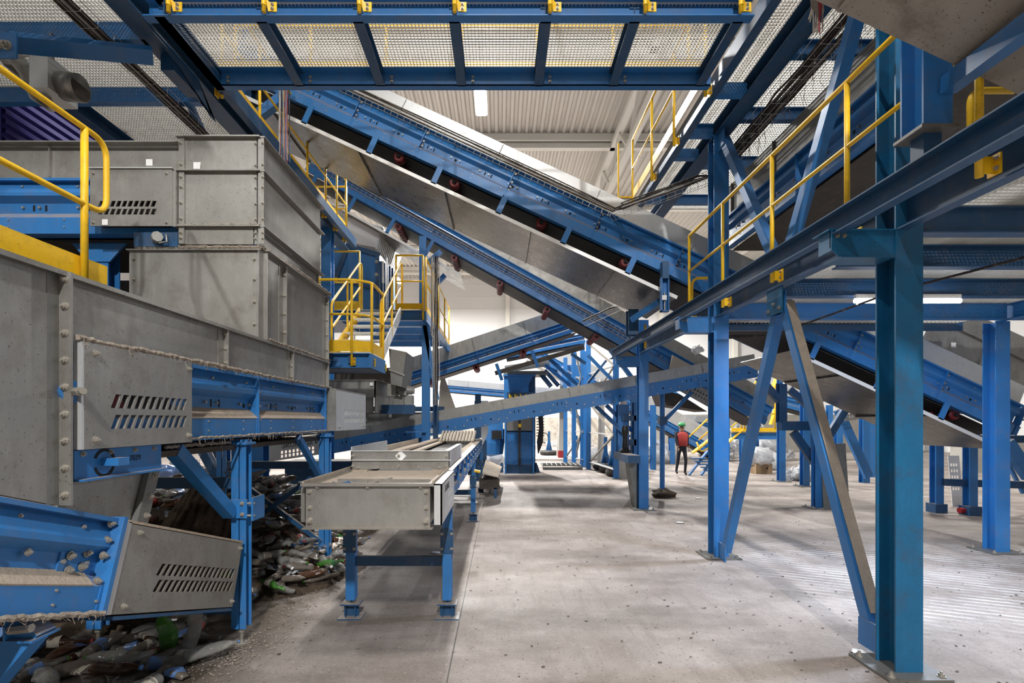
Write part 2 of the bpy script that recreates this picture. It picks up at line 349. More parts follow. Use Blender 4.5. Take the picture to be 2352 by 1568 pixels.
t=top('gusset_plate','blue hanging plate joining the two leaning braces','plate',(2.97,5.32,3.25)); one(t,'plate',M['tealshade'],'box',2.90,2.915,5.18,5.47,2.98,3.27)
for a in (5.22,5.33,5.43): bolt_at(t,(2.90,a,3.03+.06*(a==5.33)),-X_,.014)
brace('upper blue brace leaning from the near column head',(2.99,5.2,3.6),(2.99,4.0,5.6)); brace('upper blue brace leaning from the middle column head',(2.99,5.45,3.6),(2.99,6.7,5.6))
# ================================================================== RIGHT GALLERY BEAMS
t=top('gallery_stringer','lower outer blue channel beam running along the right gallery','beam',(2.42,6.5,3.22)); mb=MB(); mb.chan((2.46,1.6,3.30),(2.46,11.2,3.30),.08,.165,Z_,-1); part(t,'channel',mb,M['bluedeepshade'])
t=top('gallery_beam','deep blue channel beam resting on the right-hand column row','beam',(2.93,6.5,3.25)); mb=MB(); mb.chan((2.935,1.6,3.375),(2.935,10.5,3.375),.09,.25,Z_,-1); part(t,'channel',mb,M['bluedeepshade'])
def grating(x0,x1,y0,y1,z,px=.036,py=.05,h=.03,t=.004,frame=True):
    h=min(h,.026)
    mb=MB(); x=x0
    while x<=x1: mb.box(x-t/2,x+t/2,y0,y1,z,z+h); x+=px
    y=y0
    while y<=y1: mb.box(x0,x1,y-.003,y+.003,z+h*.5,z+h); y+=py
    if frame: mb.box(x0,x1,y0-.004,y0,z,z+h); mb.box(x0,x1,y1,y1+.004,z,z+h)
    return mb
# right platform (seen from below)
t=top('steel_platform','low steel grating platform over the right side, seen from below','platform',(5,5,3.25))
part(t,'grating',grating(3.1,8.9,2.4,7.0,3.47,.036,.05),M['steelgrate'])
for i,y in enumerate((3.8,4.63,5.73)):
    mb=MB(); mb.ibeam((3.09,y,3.36),(8.9,y,3.36),.11,.2); part(t,'joist',mb,M['bluedeepshade'])
mb=MB(); mb.ibeam((3.09,6.95,3.375),(7.0,6.95,3.375),.1,.25); part(t,'edge_beam',mb,M['blue'])
mb=MB(); mb.ibeam((7.03,1.8,3.375),(7.03,7.1,3.375),.1,.25); part(t,'side_beam',mb,M['blue'])
mb=MB(); mb.ibeam((7.1,6.95,3.375),(8.9,6.95,3.375),.1,.25); part(t,'edge_beam',mb,M['blue'])
part(t,'rear_strip',grating(3.1,6.8,7.05,7.5,3.30,.06,.06),M['steelgrate']); one(t,'rear_joist',M['bluedeepshade'],'box',3.1,6.9,7.5,7.56,3.2,3.35)
# LED tube
t=top('led_tube_lamp','glowing LED tube under the right platform, partly behind the near column','lamp',(4.53,5.6,3.16))
one(t,'diffuser',M['led'],'cyl',(3.95,5.6,3.19),(5.12,5.6,3.19),.028,12); one(t,'bracket',M['whitepaint'],'box',3.95,5.12,5.58,5.62,3.215,3.26)
l=bpy.data.lights.new('tube_light','AREA'); l.shape='RECTANGLE'; l.size=1.15; l.size_y=.06; l.energy=230; l.color=(.72,.82,1); lo=bpy.data.objects.new('tube_light',l); COL.objects.link(lo); lo.parent=t; lo.location=(0,0,-.01)
# tree of dusty cables under platform
mb=MB()
for k in range(3): mb.tube([(3.1,7.4-.02*k,3.05+.02*k),(3.6,6.6,2.98),(4.1,5.2,3.2),(4.5,3.6,3.22),(4.9,2.4,3.26)],.012,6)
solo('hanging_cable',mb,M['cable'],'dusty cables slung under the right platform','cable')

# ================================================================== RAILINGS
def railing(label,posts,H=1.09,r=.021,kick=True,ends=('',''),base_z=None,brk=None,mid=True,group=None,toprail=None,kz=.0,kh=.14):
    """posts: base points on deck level; rails follow them; brk: vector towards the carrying beam"""
    P=[V(p) for p in posts]; t=top('yellow_railing',label,'railing',P[0],group)
    tr=[p+V(0,0,H) for p in P] if toprail is None else [V(q) for q in toprail]; mr=[p+V(0,0,H*.52) for p in P]
    mb=MB(); pa=list(tr)
    if ends[1]=='loop':
        d=(P[-1]-P[-2]).normalized()*.2; pa=pa+[tr[-1]+d,mr[-1]+d,mr[-1]]; pa=bend(pa,.09)
    if ends[0]=='loop':
        d=(P[0]-P[1]).normalized()*.2; pa=[mr[0],mr[0]+d,tr[0]+d]+(pa if ends[1]!='loop' else pa); pa=bend(pa,.09) if ends[1]!='loop' else pa
    if ends==('',''): pa=bend(pa,.1)
    mb.tube(pa,r,8); part(t,'top_rail',mb,M['yellow'],smooth=True)
    if mid: mb=MB(); mb.tube(bend(mr,.1),r*.85,8); part(t,'mid_rail',mb,M['yellow'],smooth=True)
    for i,p in enumerate(P):
        dz=-.22 if brk is not None else 0
        mb=MB(); mb.tube([p+V(0,0,dz),p+V(0,0,H)],r,8); po=part(t,'post',mb,M['yellow'],smooth=True)
        if brk is not None:
            q=p+V(0,0,-.15); b=V(brk); sd=b.cross(Z_).normalized()
            mb=MB(); mb.bar(q,q+b,.008,.1,Z_); mb.bar(q+b-sd*.04,q+b+sd*.04,.012,.12,Z_) if b.length>.03 else None; bk=part(po,'bracket',mb,M['yellow'])
            if b.length>.03: bolt_at(bk,q+b*.8+sd*.03+V(0,0,.03),-b,.01); bolt_at(bk,q+b*.8+sd*.03-V(0,0,.03),-b,.01)
    if kick:
        for i in range(len(P)-1):
            mb=MB(); mb.bar(P[i]+V(0,0,kz+kh/2),P[i+1]+V(0,0,kz+kh/2),.006,kh,Z_); part(t,'kick_plate',mb,M['yellow'])
    return t
railing('yellow railing along the right gallery, in front of the near column',[(2.8,7.45,3.5),(2.8,6.33,3.5),(2.8,5.18,3.5),(2.8,4.06,3.5),(2.8,2.94,3.5)],brk=(.09,0,0),ends=('',''),kick=False)
t=top('yellow_railing','short yellow bent rail closing the gallery at the big conveyor','railing',(2.8,7.6,3.5)); mb=MB(); mb.tube(bend([(2.86,7.5,3.5),(2.86,7.5,3.98),(3.6,7.5,3.98)],.12),.021,8); part(t,'rail',mb,M['yellow'],smooth=True)
t=top('yellow_railing','yellow pipe bend beside the thick railing post at upper right','railing',(3.1,3.3,3.5)); mb=MB(); mb.tube(bend([at(2229,391,3.3),at(2229,208,3.3),at(2330,208,3.3)],.09,6),.021,10); part(t,'rail',mb,M['yellow'],smooth=True)
# post and beam under the upper right tray
t=top('support_post','short dark blue H-post under the near overhead tray','post',(2.61,3.08,3.40)); mb=MB(); mb.ibeam((2.615,3.09,3.62),(2.615,3.09,4.5),.175,.175,Y_); part(t,'shaft',mb,M['blue']); one(t,'base_plate',M['galvdark'],'box',2.50,2.73,2.98,3.2,3.60,3.62); one(t,'pedestal',M['bluedeepshade'],'box',2.56,2.67,3.04,3.14,3.39,3.60)

# ================================================================== OVERHEAD WALKWAYS
t=top('overhead_walkway','overhead cross walkway of blue beams and open grating at the top','walkway',(-.45,5.3,5.71))
mb=MB(); mb.chan((-3.4,4.83,5.80),(2.42,4.83,5.80),.1,.18,Z_,1); part(t,'near_beam',mb,M['blue'])
mb=MB(); mb.box(-3.3,2.42,5.78,5.87,5.71,5.72); mb.box(-3.3,2.42,5.78,5.79,5.71,5.86); mb.box(-3.3,2.42,5.70,5.87,5.855,5.865); part(t,'far_beam',mb,M['blue'])
xs=[-3.255,-2.31,-1.375,-.445,.44,1.30,2.30]
for i,x in enumerate(xs):
    mb=MB(); mb.ibeam((x,4.86,5.78),(x,5.8,5.78),.1,.14); j=part(t,'joist',mb,M['bluedeepshade'])
    if i<6: bolt_at(j,(x+.13,5.775,5.80),-Y_,.012); bolt_at(j,(x+.13,5.775,5.75),-Y_,.012)
for i in range(6):
    part(t,'grating',grating(xs[i]+.0,xs[i+1]-.0,4.84,5.78,5.865,.0365,.038,.03,.004),M['steelgrate'])
mb=MB(); mb.box(-3.3,2.4,5.845,5.851,5.9,6.04); part(t,'kick_plate',mb,M['yellow']); mb=MB(); mb.box(-3.3,2.4,4.80,4.806,5.9,6.04); part(t,'kick_plate',mb,M['yellow'])
def rail_line(label,x0,x1,y,z,n,brk,H=1.08):
    return railing(label,[(x0+(x1-x0)*i/(n-1),y,z) for i in range(n)],H=H,brk=brk,kick=False)
rail_line('near yellow railing of the overhead cross walkway, only its brackets in view',-3.13,2.27,4.745,5.93,7,(0,.03,0))
rail_line('far yellow railing of the overhead cross walkway, seen through the grating',-3.1,2.2,5.88,5.9,7,None)
# bracket plates on the near beam
for i in range(7):
    x=-3.13+5.4*i/6
    mb=MB(); mb.loops([(x-.02,4.74,5.93),(x+.02,4.74,5.93),(x+.02,4.74,5.84),(x+.075,4.765,5.79),(x+.075,4.765,5.735),(x+.03,4.765,5.735)],[(x-.02,4.77,5.93),(x+.02,4.77,5.93),(x+.02,4.77,5.84),(x+.075,4.775,5.79),(x+.075,4.775,5.735),(x+.03,4.775,5.735)])
    mb.box(x+.03,x+.11,4.768,4.776,5.735,5.825); mb.tube([(x,4.74,5.77),(x,4.74,6.0)],.022,10)
    t2=top('rail_bracket','yellow bolted bracket on the near overhead beam','bracket',(x,4.75,5.735),'yellow brackets along the near overhead beam'); part(t2,'plate',mb,M['yellow'])
    bolt_at(t2,(x+.07,4.766,5.80),-Y_,.012); bolt_at(t2,(x+.07,4.766,5.76),-Y_,.012)
# right lengthwise walkway
t=top('overhead_walkway','overhead lengthwise walkway of blue beams on the right','walkway',(2.8,6.5,5.71))
mb=MB(); mb.chan((2.53,1.5,5.80),(2.53,9.4,5.80),.1,.18,Z_,1); part(t,'edge_channel',mb,M['bluedeepshade'])
mb=MB(); mb.ibeam((3.0,1.5,5.80),(3.0,10.2,5.80),.21,.18); part(t,'main_beam',mb,M['bluedeepshade'])
part(t,'grating',grating(2.56,2.92,1.5,9.4,5.89,.036,.04),M['steelgrate'])
for y in (5.95,7.4,8.9):
    one(t,'cross_member',M['blue'],'box',2.56,2.92,y,y+.1,5.72,5.86)
for (x0,x1,y0,y1) in ((3.12,4.6,4.2,9.6),):
    part(t,'side_grating',grating(x0,x1,y0,y1,5.89,.036,.045),M['steelgrate'])
for y in (4.2,5.35,6.5,7.7,9.0):
    mb=MB(); mb.ibeam((3.1,y,5.80),(4.7,y,5.80),.1,.16); part(t,'side_joist',mb,M['blue'])
mb=MB(); mb.ibeam((2.55,6.86,5.8),(2.9,6.86,5.8),.1,.16); part(t,'side_joist',mb,M['blue'])
railing('yellow railing high on the right lengthwise walkway, against the roof',[(2.42,5.93,5.9),(2.42,7.0,5.9),(2.42,8.03,5.9),(2.42,9.2,5.9)],brk=(.06,0,0),kz=0,kh=.15)
t=top('yellow_railing','short yellow return rail at the far end of the high right walkway','railing',(2.2,9.25,5.9)); mb=MB(); mb.tube([(2.42,9.25,5.96),(2.17,9.25,5.96),(2.17,9.25,6.95)],.02,8); part(t,'rail',mb,M['yellow'])
# left lengthwise walkway
t=top('overhead_walkway','overhead lengthwise walkway and wide grating field on the left','walkway',(-4,6.5,5.71))
mb=MB(); mb.ibeam((-3.525,1.5,5.81),(-3.525,11.4,5.81),.23,.2); part(t,'main_beam',mb,M['bluedeepshade'])
mb=MB(); mb.chan((-3.255,4.8,5.80),(-3.255,11.2,5.80),.1,.18,Z_,-1); part(t,'edge_channel',mb,M['bluedeepshade'])
part(t,'grating',grating(-5.24,-3.64,1.9,5.2,5.9,.036,.045),M['steelgrate']); part(t,'grating',grating(-5.24,-3.64,5.2,6.2,5.9,.036,.045),M['steelgrate']); part(t,'grating',grating(-5.24,-3.64,6.2,11.2,5.9,.036,.045),M['steelgrate'])
part(t,'grating',grating(-8.2,-5.7,1.9,6.1,5.9,.036,.045),M['steelgrate']); part(t,'grating',grating(-5.7,-5.26,1.9,6.1,5.9,.036,.045),M['steelgrate'])
for y in (4.05,5.13,6.13):
    mb=MB(); mb.chan((-8.2,y,5.80),(-3.6,y,5.80),.09,.18,Z_,-1); part(t,'cross_beam',mb,M['blue'])
mb=MB(); mb.ibeam((-5.4,5.9,5.8),(-5.4,11.2,5.8),.25,.2); part(t,'side_beam',mb,M['bluedeepshade'])
mb=MB(); mb.loops([(-3.42,4.75,5.72),(-3.42,5.7,5.72),(-3.42,5.95,5.45),(-3.42,6.05,5.45),(-3.42,5.4,5.62)],[(-3.43,4.75,5.72),(-3.43,5.7,5.72),(-3.43,5.95,5.45),(-3.43,6.05,5.45),(-3.43,5.4,5.62)]); mb.box(-3.58,-3.44,5.3,5.75,5.55,5.71); part(t,'haunch',mb,M['bluedeepshade'])
railing('yellow railing high on the left lengthwise walkway, ending beside the stairs',[(-3.3,5.96,5.9),(-3.3,6.9,5.9),(-3.3,7.7,5.9),(-3.3,8.6,5.9),(-3.3,9.5,5.9),(-3.3,10.15,5.9),(-3.3,10.75,5.9)],brk=(-.06,0,0),kh=.16,ends=('',''))
railing('short yellow railing across the end of the high left walkway',[(-3.32,10.85,5.9),(-4.2,10.85,5.9)],kick=False,H=1.0)
brace('flat blue tie beam at the top left, bolted to a round plate',at(30,98,4.6),at(350,128,5.2),.05,.2,plates=False)
t=top('bolted_plate','rounded blue plate with two bolts at the upper left edge','plate',at(20,100,4.5)); mb=MB(); p=at(12,100,4.5); mb.box(p.x-.15,p.x+.1,4.5,4.515,p.z-.13,p.z+.1); part(t,'plate',mb,M['blue']); bolt_at(t,p+V(.02,0,-.02),-Y_,.03); bolt_at(t,p+V(-.06,0,-.02),-Y_,.03)
brace('thin blue brace dropping from the left main beam to the grey hopper',at(415,195,6.2),at(478,330,7.0),.07,.07,plates=False)
# purple corrugated sheet
mb=MB(); y=4.4
prof=[]; z=4.6
while z<6.3: prof+=[(-6.15,z),(-6.15,z+.05),(-6.19,z+.06),(-6.19,z+.11)]; z+=.12
for i in range(len(prof)-1):
    (xa,za),(xb,zb)=prof[i],prof[i+1]; b=len(mb.v); mb.v+=[V(xa,6.25,za),V(xb,6.25,zb),V(xb,12,zb),V(xa,12,za)]; mb._f(b,b+3,b+2,b+1)
mb.box(-6.25,-6.2,6.25,12,4.6,6.3)
solo('corrugated_cladding',mb,M['purple'],'violet-blue corrugated cladding at the upper left behind the railing','cladding')
# ventilation blower
t=top('ventilation_duct','galvanised blower duct with square box and round mesh outlet at upper left','duct',at(80,170,5.0))
mb=MB(); c=at(62,165,5.0); mb.tube([c+V(-.1,.25,.05),c+V(-.12,0,.12),c+V(-.02,-.05,.12),c+V(.06,0,.0),c+V(.05,.1,-.14),c+V(.15,.15,-.2)],.12,16); part(t,'elbow',mb,M['galv'],smooth=True)
mb=MB(); p=at(105,160,4.9); mb.box(p.x-.16,p.x+.02,4.9,5.25,p.z-.17,p.z+.15); part(t,'square_box',mb,M['galvlight'])
mb=MB(); mb.cyl(p+V(.02,.17,-.05),p+V(.2,.17,-.07),.13,24); part(t,'round_outlet',mb,M['galv'],smooth=True); one(t,'mesh_cap',M['rubberbrown'],'cyl',p+V(.2,.17,-.07),p+V(.204,.17,-.07),.118,24)
one(t,'hanger',M['galv'],'box',p.x-.1,p.x-.08,5.05,5.09,p.z+.15,5.75)
# ================================================================== BELT CONVEYORS
class Fr:
    """local frame: u along the belt, v outwards to the near side, w up"""
    def __init__(s,p0,p1,side):
        s.o=V(p0); s.d=(V(p1)-V(p0)).normalized(); s.s=V(side).normalized(); s.n=s.d.cross(s.s)
        if s.n.z<0: s.n=-s.n
        s.L=(V(p1)-V(p0)).length
    def p(s,u,v,w): return s.o+s.d*u+s.s*v+s.n*w
    def box(s,mb,u0,u1,v0,v1,w0,w1):
        q=((v0,w0),(v1,w0),(v1,w1),(v0,w1)); return mb.loops([s.p(u0,a,b) for a,b in q],[s.p(u1,a,b) for a,b in q])
    def prism(s,mb,prof,u0,u1): return mb.loops([s.p(u0,a,b) for a,b in prof],[s.p(u1,a,b) for a,b in prof])
def side_prof(H,D=.11):
    k=D/.11
    return [(0,0),(0,.29*H),(-.075*k,.42*H),(-.075*k,.60*H),(-.01,.69*H),(-.01,.75*H),(-.055*k,.955*H),(0,.955*H),(0,H),(-.11*k,H),(-.11*k,0)]
def conveyor(label,p0,p1,side,H,W,sk=.3,skv=-.08,ribp=1.4,belt=True,tray=None,struts=None,roll=None,seam=1.6,frame='blue',skm='galv',far=True,slots=True,skfar=True,rib_u=None,skrib=True,slope_sk=0,traym='tray',rollr=.06,fine=True,cat='conveyor',name='belt_conveyor',bolts=0,beltm='rubber',rivets=True,ret=True):
    F=Fr(p0,p1,side); L=F.L; t=top(name,label,cat,F.p(L/2,-W/2,0)); t['_']=0; del t['_']
    pf=side_prof(H)
    mb=MB(); F.prism(mb,pf,0,L)
    mb.m=1
    if slots:
        u=.35
        while u<L-.3:
            for k in (0,.11): F.box(mb,u+k,u+k+.02,-.078,-.0735,.46*H,.57*H)
            mb.cyl(F.p(u+.5,-.078,.5*H),F.p(u+.5,-.0745,.5*H),.022,8)
            u+=1.0
    if rivets:
        mb.m=2; u=.2
        while u<L-.1:
            for vv,ww in ((0,.9*0+.12*H),(-.0,.25*H)) if fine else ((0,.12*H),):
                mb.cyl(F.p(u,vv,ww),F.p(u,vv+.006,ww),.008,5)
            mb.cyl(F.p(u+.07,-.075,.52*H),F.p(u+.07,-.055,.52*H),.012,6); mb.cyl(F.p(u+.22,-.075,.52*H),F.p(u+.22,-.055,.52*H),.012,6); mb.cyl(F.p(u+.1,-.035,.86*H),F.p(u+.1,-.02,.87*H),.01,6)
            u+=.5
    sf=part(t,'side_frame',mb,[M[frame],M['dark'],M['bolt']])
    us=rib_u if rib_u else [ribp*(k+.5) for k in range(int(L/ribp))]
    for u in us:
        mb=MB(); F.box(mb,u-.006,u+.006,-.11,.012,0,H); F.box(mb,u-.03,u+.03,-.0,.006,.0,.3*H); rb=part(sf,'rib',mb,M[frame])
        if bolts:
            for k in range(bolts): bolt_at(rb,F.p(u+.03,-.03+.02*(k%2),H*(.15+.7*k/max(1,bolts-1))),F.s,.012)
    if far:
        mb=MB(); F.prism(mb,[(-W-a,b) for a,b in pf],0,L); part(t,'side_frame',mb,M[frame])
    if belt:
        mb=MB(); F.prism(mb,[(-.13,.92*H),(-.3*W,.74*H),(-.7*W,.74*H),(-W+.13,.92*H),(-W+.13,.90*H),(-.7*W,.72*H),(-.3*W,.72*H),(-.13,.90*H)],0,L); F.box(mb,0,L,-W+.12,-.12,-.03 if ret else .05,-.015 if ret else .06); part(t,'belt',mb,M[beltm])
    if roll:
        for u in roll:
            mb=MB(); mb.cyl(F.p(u,-.13,-.075),F.p(u,-W+.13,-.075),rollr*.5,10); mb.m=1
            q=.13
            while q<W-.12: mb.cyl(F.p(u,-q,-.075),F.p(u,-q-.045,-.075),rollr,14); q+=.075 if roll_dense else .2
            part(t,'return_roller',mb,[M['dark'],M['red']],smooth=False)
    if sk:
        mb=MB(); F.prism(mb,[(skv,H),(skv+slope_sk,H+sk),(skv+slope_sk-.035,H+sk),(skv+slope_sk-.035,H+sk-.01),(skv+slope_sk-.006,H+sk-.01),(skv-.006,H)],0,L)
        u=seam*.6
        if skrib:
            while u<L:
                F.prism(mb,[(skv+.0,H+.01),(skv+.03,H+.01),(skv+.03+slope_sk,H+sk-.01),(skv+slope_sk,H+sk-.01)],u-.004,u+.004); u+=seam
        part(t,'skirt_plate',mb,M[skm])
        if skfar: mb=MB(); F.box(mb,0,L,-W-skv,-W-skv+.006,H,H+sk); part(t,'skirt_plate',mb,M[skm])
    if tray:
        for (u0,u1,drop,extra) in tray:
            mb=MB(); F.box(mb,u0,u1,-W-extra,0,-drop-.008,-drop)
            u=u0+.9
            while u<u1-.2: F.box(mb,u-.012,u+.012,-W-extra+.02,-.02,-drop-.035,-drop-.008); u+=1.5
            tr=part(t,'drip_tray',mb,M[traym]); mb=MB(); F.box(mb,u0,u1,-.0,.012,-drop-.035,-drop+.02); part(tr,'edge_strip',mb,M['edge'])
            if struts:
                u=u0+.3
                while u<u1-.1:
                    mb=MB(); F.box(mb,u,u+.09,-.01,.012,-drop,.04); part(t,'strut',mb,M[frame]); u+=struts
    t['_f']=0; del t['_f']
    return t,F
roll_dense=True
def wire_tray(label,path,w=.12,up=Z_,nc=5,step=.11,name='cable_tray'):
    t=top(name,label,'cable tray',V(path[len(path)//2])); P=[V(p) for p in path]; mb=MB()
    for i in range(len(P)-1):
        d=P[i+1]-P[i]; Ld=d.length; d.normalize(); sd=d.cross(V(up)).normalized(); u=sd.cross(d)
        for a,b in ((-1,0),(-.33,0),(.33,0),(1,0),(-1,.6),(1,.6)): o=sd*a*w/2+u*b*w; mb.tube([P[i]+o,P[i+1]+o],.0035,4,False)
        k=0
        while k<Ld: q=P[i]+d*k; mb.tube([q-sd*w/2+u*.6*w,q-sd*w/2,q+sd*w/2,q+sd*w/2+u*.6*w],.003,4,False); k+=step
    part(t,'wire_basket',mb,M['wirenet'])
    for c in range(nc):
        pts=[]; cc=random.uniform(-.35,.35)
        for i in range(len(P)-1):
            d=P[i+1]-P[i]; sd=d.normalized().cross(V(up)).normalized()
            for k in range(6): pts.append(P[i]+d*(k/6)+sd*w*(cc+random.uniform(-.05,.05))+V(0,0,.012+.01*random.random()))
        pts.append(P[-1]); mb=MB(); mb.tube(pts,.009,5,False); part(t,'cable',mb,M[('cable','wire_grey','cable','rubberbrown')[c%4]])
    return t
def vent_plate(par,O,U,W_,L,Hh,rows,u0,u1,n,slant=0,th=.012,mats='galv',name='cover_plate',fill=.58,rh=.03):
    """plate O + u*U + w*W_, with rows of slanted slots; rows: list of w of the lower slot edge"""
    U=V(U).normalized(); Wv=V(W_).normalized(); N=U.cross(Wv).normalized(); mb=MB()
    def quad(a): mb.loops([O+U*x+Wv*y for x,y in a],[O+U*x+Wv*y-N*th for x,y in a])
    ws=[0]+[k for r in rows for k in (r,r+rh)]+[Hh]
    for i in range(0,len(ws)-1,2): quad([(0,ws[i]),(L,ws[i]),(L,ws[i+1]),(0,ws[i+1])])
    for r in rows:
        p=(u1-u0)/n; sl=slant
        quad([(0,r),(u0,r),(u0+sl,r+rh),(0,r+rh)]); quad([(u1-p*(1-fill)*0,r),(L,r),(L,r+rh),(u1+sl,r+rh)])
        for k in range(n): a=u0+p*k+p*fill; b=u0+p*(k+1); quad([(a,r),(b,r),(b+sl,r+rh),(a+sl,r+rh)])
    return part(par,name,mb,M[mats])

# ---- the big inclined conveyor crossing the whole hall
pA=at(520,158,7.9); sl=math.atan(.4645); dA=V(math.cos(sl),0,-math.sin(sl))
LA=13.6
def uA(px): return (at(px,0,7.9).x-pA.x)/math.cos(sl)
rl=[uA(x) for x in (915,1045,1248,1445,1730,2215)]
T1,FA=conveyor('huge inclined blue belt conveyor crossing from top left down to lower right',pA,pA+dA*LA,(0,-1,0),.49,1.45,sk=.33,skv=-.09,ribp=1.95,tray=[(0,uA(1572),.27,.2),(uA(1833),LA,.27,.2)],struts=1.12,roll=None,seam=1.7,skm='galvlight',slope_sk=-.02,traym='tray',rib_u=[uA(x) for x in (620,800,952,1155,1355,1540,1745,1952,2150,2330)],bolts=6)  # pale galvlight skirt: overexposed lamplight put into its colour
for u in rl:
    mb=MB(); mb.cyl(FA.p(u,-.1,-.05),FA.p(u,-1.35,-.05),.035,10); mb.m=1
    for q in (.13,.22,.5,.8,1.1,1.3): mb.lathe([(.07,0),(.085,.015),(.085,.04),(.07,.055)],FA.p(u,-q,-.05),-FA.s,20)
    part(T1,'return_roller',mb,[M['dark'],M['darkred']])
# hopper panels above its lower right part
mb=MB(); FA.box(mb,uA(2085),LA,-.16,-.15,.8,1.55); FA.box(mb,uA(2085),LA,-.16,-.10,1.2,1.22)
u=uA(2085)
while u<LA: FA.box(mb,u-.02,u+.02,-.15,-.12,.8,1.55); u+=1.0
part(T1,'hopper_panel',mb,M['galv'])
wire_tray('wire cable tray along the top of the huge inclined conveyor, bending up to the column',[FA.p(uA(610),.05,.50),FA.p(uA(1375),.05,.50),at(1430,478,7.55),at(1640,402,7.3)],.17,Y_,7)
# hanging screw support
t=top('screw_support','blue channel with long take-up screw hanging under the huge conveyor','support',at(1526,716,7.75)); p=at(1526,716,7.75)
mb=MB(); mb.box(p.x-.06,p.x-.045,7.7,7.8,p.z,p.z+.52); mb.box(p.x+.045,p.x+.06,7.7,7.8,p.z,p.z+.52); mb.box(p.x-.06,p.x+.06,7.79,7.8,p.z,p.z+.52); mb.box(p.x-.06,p.x+.06,7.7,7.8,p.z,p.z+.015); part(t,'channel',mb,M['blue'])
one(t,'screw',M['bolt'],'cyl',(p.x,7.74,p.z),(p.x,7.74,p.z+.3),.012,8); one(t,'hinge',M['bluedeepshade'],'box',p.x-.05,p.x+.05,7.68,7.8,p.z+.5,p.z+.76)
# supports at its left
brace('pale blue tubular strut behind the yellow rails at upper left',at(585,272,7.6),at(648,226,7.6),.13,.13,plates=False)
for lb,px,y0,y1,dd in (('blue post of the conveyor support left of the cable bundle',572,0,340,8.2),):
    p=at(px,y1,dd); q=at(px,-60,dd); mb=MB(); mb.ibeam(p,q,.14,.14,Y_); solo('support_post',mb,M['blue'],lb,'post')
# tail post at the soffit by the gallery end
p=at(1452,770,9.0); mb=MB(); mb.ibeam(p,at(1452,712,9.0),.18,.18,Y_); solo('support_post',mb,M['bluedeepshade'],'dark blue post under the soffit beside the gallery end','post')
brace('pale lipped beam under the soffit near the gallery end',at(1452,733,8.7),at(1515,692,8.2),.1,.1,plates=False)
mb=MB(); mb.tube([at(1482,745,8.9),at(1482,800,8.9)],.02,8); mb2=mb; solo('yellow_rail_post',mb,M['yellow'],'lone yellow post under the gallery end','post')

# ---- second inclined conveyor behind it
pB=at(700,389,13.0); sB=math.atan(.5545); dB=V(math.cos(sB),0,-math.sin(sB)); LB=13.6
def uB(px): return (at(px,0,13).x-pB.x)/math.cos(sB)
T2,FB=conveyor('second inclined blue belt conveyor lying behind and below the huge one',pB,pB+dB*LB,(0,-1,0),.50,1.3,sk=.32,skv=-.09,tray=[(0,uB(1077),.42,.25)],struts=1.15,seam=2.2,bolts=0,rib_u=[uB(x) for x in (740,857,985,1150,1290,1380,1500,1600)])
for u in [uB(x) for x in (916,1046,1152,1262,1376,1560)]:
    mb=MB(); mb.cyl(FB.p(u,-.1,-.09),FB.p(u,-1.2,-.09),.035,10); mb.m=1; q=.12
    while q<1.15: mb.cyl(FB.p(u,-q,-.09),FB.p(u,-q-.055,-.09),.085,14); q+=.12
    part(T2,'return_roller',mb,[M['dark'],M['darkred']])
wire_tray('wire cable tray running down the second inclined conveyor',[FB.p(uB(735),.06,.26),FB.p(uB(1440),.06,.26)],.2,Y_,4,.14)
wire_tray('short wire tray crossing to the gallery end',[at(1340,742,12.5),at(1420,705,11.5)],.15,Y_,3,.14)
t=top('tail_guard','tan perforated guard at the lower end of the second conveyor','guard',at(1590,930,13)); 
vent_plate(t,at(1558,896,12.9),dB,FB.n,1.1,.36,[.1,.2],.1,1.0,11,.0,mats='galv',fill=.5,rh=.06)
mb=MB(); p=at(1540,900,13); mb.loops([at(1515,893,13.2),at(1560,905,13.2),at(1625,945,13.2),at(1530,930,13.2)],[q+V(0,.9,0) for q in (at(1515,893,13.2),at(1560,905,13.2),at(1625,945,13.2),at(1530,930,13.2))]); part(t,'rubber_flap',mb,M['rubberbrown'])
mb=MB(); mb.loops([at(1545,815,12.9),at(1587,838,12.9),at(1572,868,12.9),at(1537,850,12.9)],[q+V(0,.05,0) for q in (at(1545,815,12.9),at(1587,838,12.9),at(1572,868,12.9),at(1537,850,12.9))]); part(T2,'worn_panel',mb,M['canvas'])
# its post and knee
p=at(971,600,12.8); mb=MB(); mb.chan((p.x,12.8,4.05),(p.x,12.8,p.z+.62),.16,.14,Y_); solo('support_post',mb,M['blue'],'light blue channel post under the second conveyor, beside the upper landing','post')
brace('light blue knee brace with a round eye under the second conveyor',at(982,606,12.7),at(1013,577,12.7),.12,.1,plates=False)
brace('dark blue strut under the grey tray of the second conveyor',at(1005,650,13.5),at(1022,632,13.5),.12,.12,plates=False)
